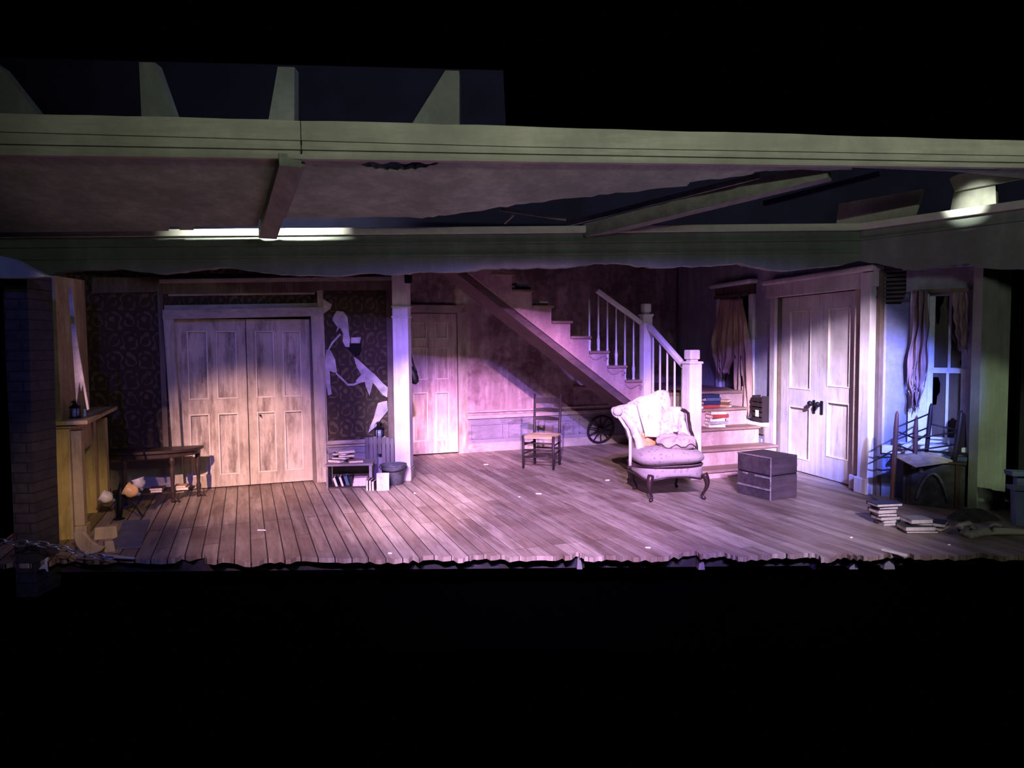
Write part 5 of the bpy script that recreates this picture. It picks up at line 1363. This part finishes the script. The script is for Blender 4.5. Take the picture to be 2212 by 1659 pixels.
boardat(-.11, -.02, zb + .031, .34, .10, .026, -6, 'pale_lath', 'pale short board on top of the heap under the chair seat')
boardat(.17, .0, zb, .20, .12, .036, -4, 'slateblue', 'dark blue board on the chest near the end post')
# the chair stands on its head: seat up, legs in the air
uc = thing('upturned_chair', 'upside-down red-brown ladder chair with a woven seat on the dark chest', 'chair', wb(-.05, 0, bh))
def up_(px, py, y): return ony(px, py, y)
yF, yB = 6.56, 6.74
legs = {'a': (up_(1926, 1092, yF - .01), up_(1932, 990, yF), up_(1937.5, 895, yF)), 'b': (up_(1974, 1014, yF + .10), up_(1976, 985, yF + .10), up_(1979, 910, yF + .10)),
        'c': (up_(1999, 992, yB), up_(2003, 960, yB), up_(2011, 878, yB)), 'd': (up_(2060, 1006, yB - .04), up_(2064, 975, yB - .04), up_(2076, 893, yB - .04))}
for k, (p, q, r_) in legs.items():
    w_ = {'a': .020, 'b': .020, 'c': .019, 'd': .024}[k]
    tip = r_ + (r_ - q).normalized() * .03
    MB().tube([p, q, q + (r_ - q) * .7, r_, tip], [w_ * .95, w_, w_ * 1.1, w_ * .75, w_ * .3], 10).build('leg' if k != 'a' else 'back_post', M['red_wood'] if k in 'ab' else M['chair_wood'], uc, smooth=True)
P = lambda k, t: legs[k][1] + (legs[k][2] - legs[k][1]) * t
for a, c, t0, t1, mat in (('a', 'c', .70, .82, 'chair_wood'), ('a', 'c', .42, .45, 'chair_wood'), ('a', 'b', .62, .50, 'chair_wood'), ('a', 'b', .32, .12, 'chair_wood'), ('b', 'd', .50, .52, 'chair_wood'), ('b', 'd', .16, .18, 'chair_wood'), ('c', 'd', .55, .55, 'chair_wood'), ('b', 'c', .40, .30, 'chair_wood')):
    MB().tube([P(a, t0), P(c, t1)], .008, 8).build('stretcher', M[mat], uc, smooth=True)
sq = [P('a', -.02), P('b', -.10), P('d', .02), P('c', .02)]
sq = [up_(1931, 989, yF - .0), up_(1974, 1008, yF + .06), up_(2056, 1000, yB - .05), up_(2006, 982, yB + .02)]
def seatf(u, v):
    a = sq[0].lerp(sq[1], u); b_ = sq[3].lerp(sq[2], u); p = a.lerp(b_, v); e = min(u, 1 - u, v, 1 - v)
    return p + Vector((0, 0, .012 * min(1, 7 * e) + .003 * math.sin(50 * e)))
MB().grid(seatf, 20, 20, .028).build('seat', M['rush'], uc)
d1_ = up_(2058, 905, yB - .0); d2_ = up_(2066, 980, yB)
MB().slab([up_(x, y, yB + .02) for x, y in ((2070, 898), (2078, 888), (2086, 896), (2088, 976), (2072, 980))], [up_(x, y, yB + .02) + Vector((0, .02, 0)) for x, y in ((2070, 898), (2078, 888), (2086, 896), (2088, 976), (2072, 980))]).build('back_slat', M['chair_wood'], uc)

# book stacks on the floor at the right
g = 'book stack left of the dark chest'
fbk = onz(1918, 1136)
pile(Vector((fbk.x + .06, fbk.y + .07, .001)), 4, [(.18, .14, .022, 'grey', -.02, 0, 3, 'lowest book of the tall floor stack left of the dark chest'), (.15, .13, .024, 'cream', -.02, 0, -5, 'second book up in the tall floor stack left of the chest'), (.19, .14, .030, 'plum', -.05, 0, 6, 'third book up in the tall floor stack, pages showing'),
     (.17, .13, .026, 'black_c', -.06, 0, -3, 'fourth book up in the tall floor stack, dark covered'), (.18, .14, .034, 'plum', -.075, 0, 5, 'thick plum book fifth up in the tall floor stack'), (.17, .14, .028, 'black_c', -.05, .01, -2, 'black book sixth up in the tall floor stack'), (.24, .15, .024, 'navy', -.06, -.005, 4, 'wide pale-edged book topmost on the tall floor stack')], g)
g = 'books before the dark chest'
fbk = onz(1992, 1153)
pile(Vector((fbk.x, fbk.y + .08, .001)), -3, [(.26, .15, .020, 'black_c', .01, 0, 0, 'thin black book lowest in the short stack before the chest'), (.25, .16, .036, 'green', -.01, .0, 2, 'thick dark green book in the middle of the short floor stack'), (.17, .12, .018, 'black_c', .03, .02, -8, 'small black book third up in the short floor stack'), (.19, .15, .034, 'grey', .01, .02, 6, 'grey book topmost in the short stack before the chest')], g)
fbk = onz(2032, 1150)
pile(Vector((fbk.x + .04, fbk.y + .12, .001)), 40, [(.18, .13, .03, 'black_c', 0, 0, 0, 'lower black book right of the short floor stack'), (.17, .12, .032, 'black_c', .01, 0, 12, 'upper black book right of the short floor stack')], g)

# gnarled branch and sacking under the post, blue dust sheet at the edge
gb = [onz(x, y, z) for x, y, z in ((2078, 1140, .11), (2072, 1138, .06), (2080, 1150, .03), (2094, 1156, .025), (2118, 1150, .03), (2150, 1148, .03), (2186, 1148, .03), (2240, 1152, .025))]
t = thing('gnarled_branch', 'pale gnarled branch lying on the floor below the end post', 'branch', onz(2130, 1150))
MB().tube(gb, [.014, .022, .028, .032, .034, .030, .028, .02], 10).build('limb', M['driftwood'], t, smooth=True)
gb2 = [onz(x, y, z) for x, y, z in ((2098, 1154, .03), (2104, 1140, .07), (2092, 1130, .13), (2074, 1134, .12), (2062, 1140, .08))]
MB().tube(gb2, [.026, .024, .022, .018, .010], 10).build('limb', M['driftwood'], t, smooth=True)
gb3 = [onz(x, y, z) for x, y, z in ((2130, 1148, .03), (2142, 1138, .07), (2150, 1134, .11), (2164, 1136, .13))]
MB().tube(gb3, [.022, .018, .014, .006], 8).build('limb', M['driftwood'], t, smooth=True)
def heap(px, py, sx, sy, sz, label, mat, seed, name='sacking_heap'):
    q = onz(px, py); rnd = random.Random(seed); ph = [rnd.uniform(0, 6) for _ in range(6)]
    def f(u, v):
        a = 2 * math.pi * u; r_ = 1 - v; k = 1 + .18 * math.sin(3 * a + ph[0]) + .10 * math.sin(7 * a + ph[1])
        h = (1 - r_ ** 1.6) * (1 + .35 * math.sin(5 * a + ph[2]) * r_ + .25 * math.sin(9 * a + 6 * v + ph[3]) * r_)
        return (q.x + sx * k * r_ * math.cos(a), q.y + sy + sy * k * r_ * math.sin(a), max(.002, sz * h + .004))
    return tag(MB().grid(f, 48, 16).build(name, M[mat], smooth=True), label, 'cloth')
heap(2110, 1128, .21, .07, .10, 'dark crumpled sacking heap at the foot of the end post', 'sacking', 3)
# blue dado of the side wall, just inside the right edge
FBS = Frame((3, 6.15), (7, 5.85))
for nm, px, y0, y1 in (('trim_70', [(2190, 1056), (2330, 1062), (2330, 1190), (2192, 1160)], -.02, .05), ('trim_71', [(2180, 1048), (2330, 1054), (2330, 1063), (2181, 1057)], -.05, .05),
                       ('trim_72', [(2196, 1028), (2330, 1032), (2330, 1054), (2196, 1049)], -.01, .05), ('trim_73', [(2176, 1016), (2330, 1021), (2330, 1030), (2178, 1026)], -.06, .05)):
    struct(MB().prism(FBS, FBS.pts(px), y0, y1).build(nm, M['wain_blue']))
lp0, lp1 = onz(1906, 1187, .012), onz(1958, 1200, .012)
tag(MB().bar(lp0, lp1, .030, .012).build('floor_lath', M['pale_lath']), 'pale wooden lath lying at the broken floor edge', 'lath')
# scraps of paper on the boards
labs = ['narrow white scrap on the left floorboards below the wide doors', 'white scrap in the middle of the floor left of the armchair', 'small white scrap between the ladder chair and the armchair', 'tiny white scrap below the ladder chair', 'tiny white scrap near the pillar foot',
        'white speck of paper at the stage edge, left of centre', 'white scrap near the stage edge below the armchair', 'tiny scrap on the boards before the stacked books at right', 'white speck near the lath at the stage edge', 'thin pale scrap on the dark boards before the back door']
for (px, py, w_, l_), lab in zip(((566, 1146, .075, .02), (1164, 1067, .06, .035), (1312, 1038, .05, .02), (1122, 1074, .02, .02), (896, 1066, .02, .02), (843, 1196, .03, .02), (1400, 1184, .04, .015), (1838, 1162, .02, .02), (2050, 1178, .02, .015), (1050, 1004, .06, .02)), labs):
    q = onz(px, py); rz = random.uniform(-.4, .4)
    mb = MB(); mb.box((q.x, q.y, .003), (w_, l_, .003), Matrix.Rotation(rz, 4, 'Z')); mb.v[1].z += .006; mb.v[5].z += .008
    tag(mb.build('paper_scrap', M['paper']), lab, 'paper scrap', 'paper scraps on the floorboards')
# coiled cable on top of the front header
cq0, cq1 = ony(1758, 297, 5.80), ony(1832, 298, 5.80)
tag(MB().tube([cq0.lerp(cq1, i / 160) + Vector((0, .014 * math.cos(i * .5), .014 * math.sin(i * .5))) for i in range(161)], .003, 5).build('coiled_cable', M['paper'], smooth=True), 'short pale coiled cable lying on top of the front header', 'cable')
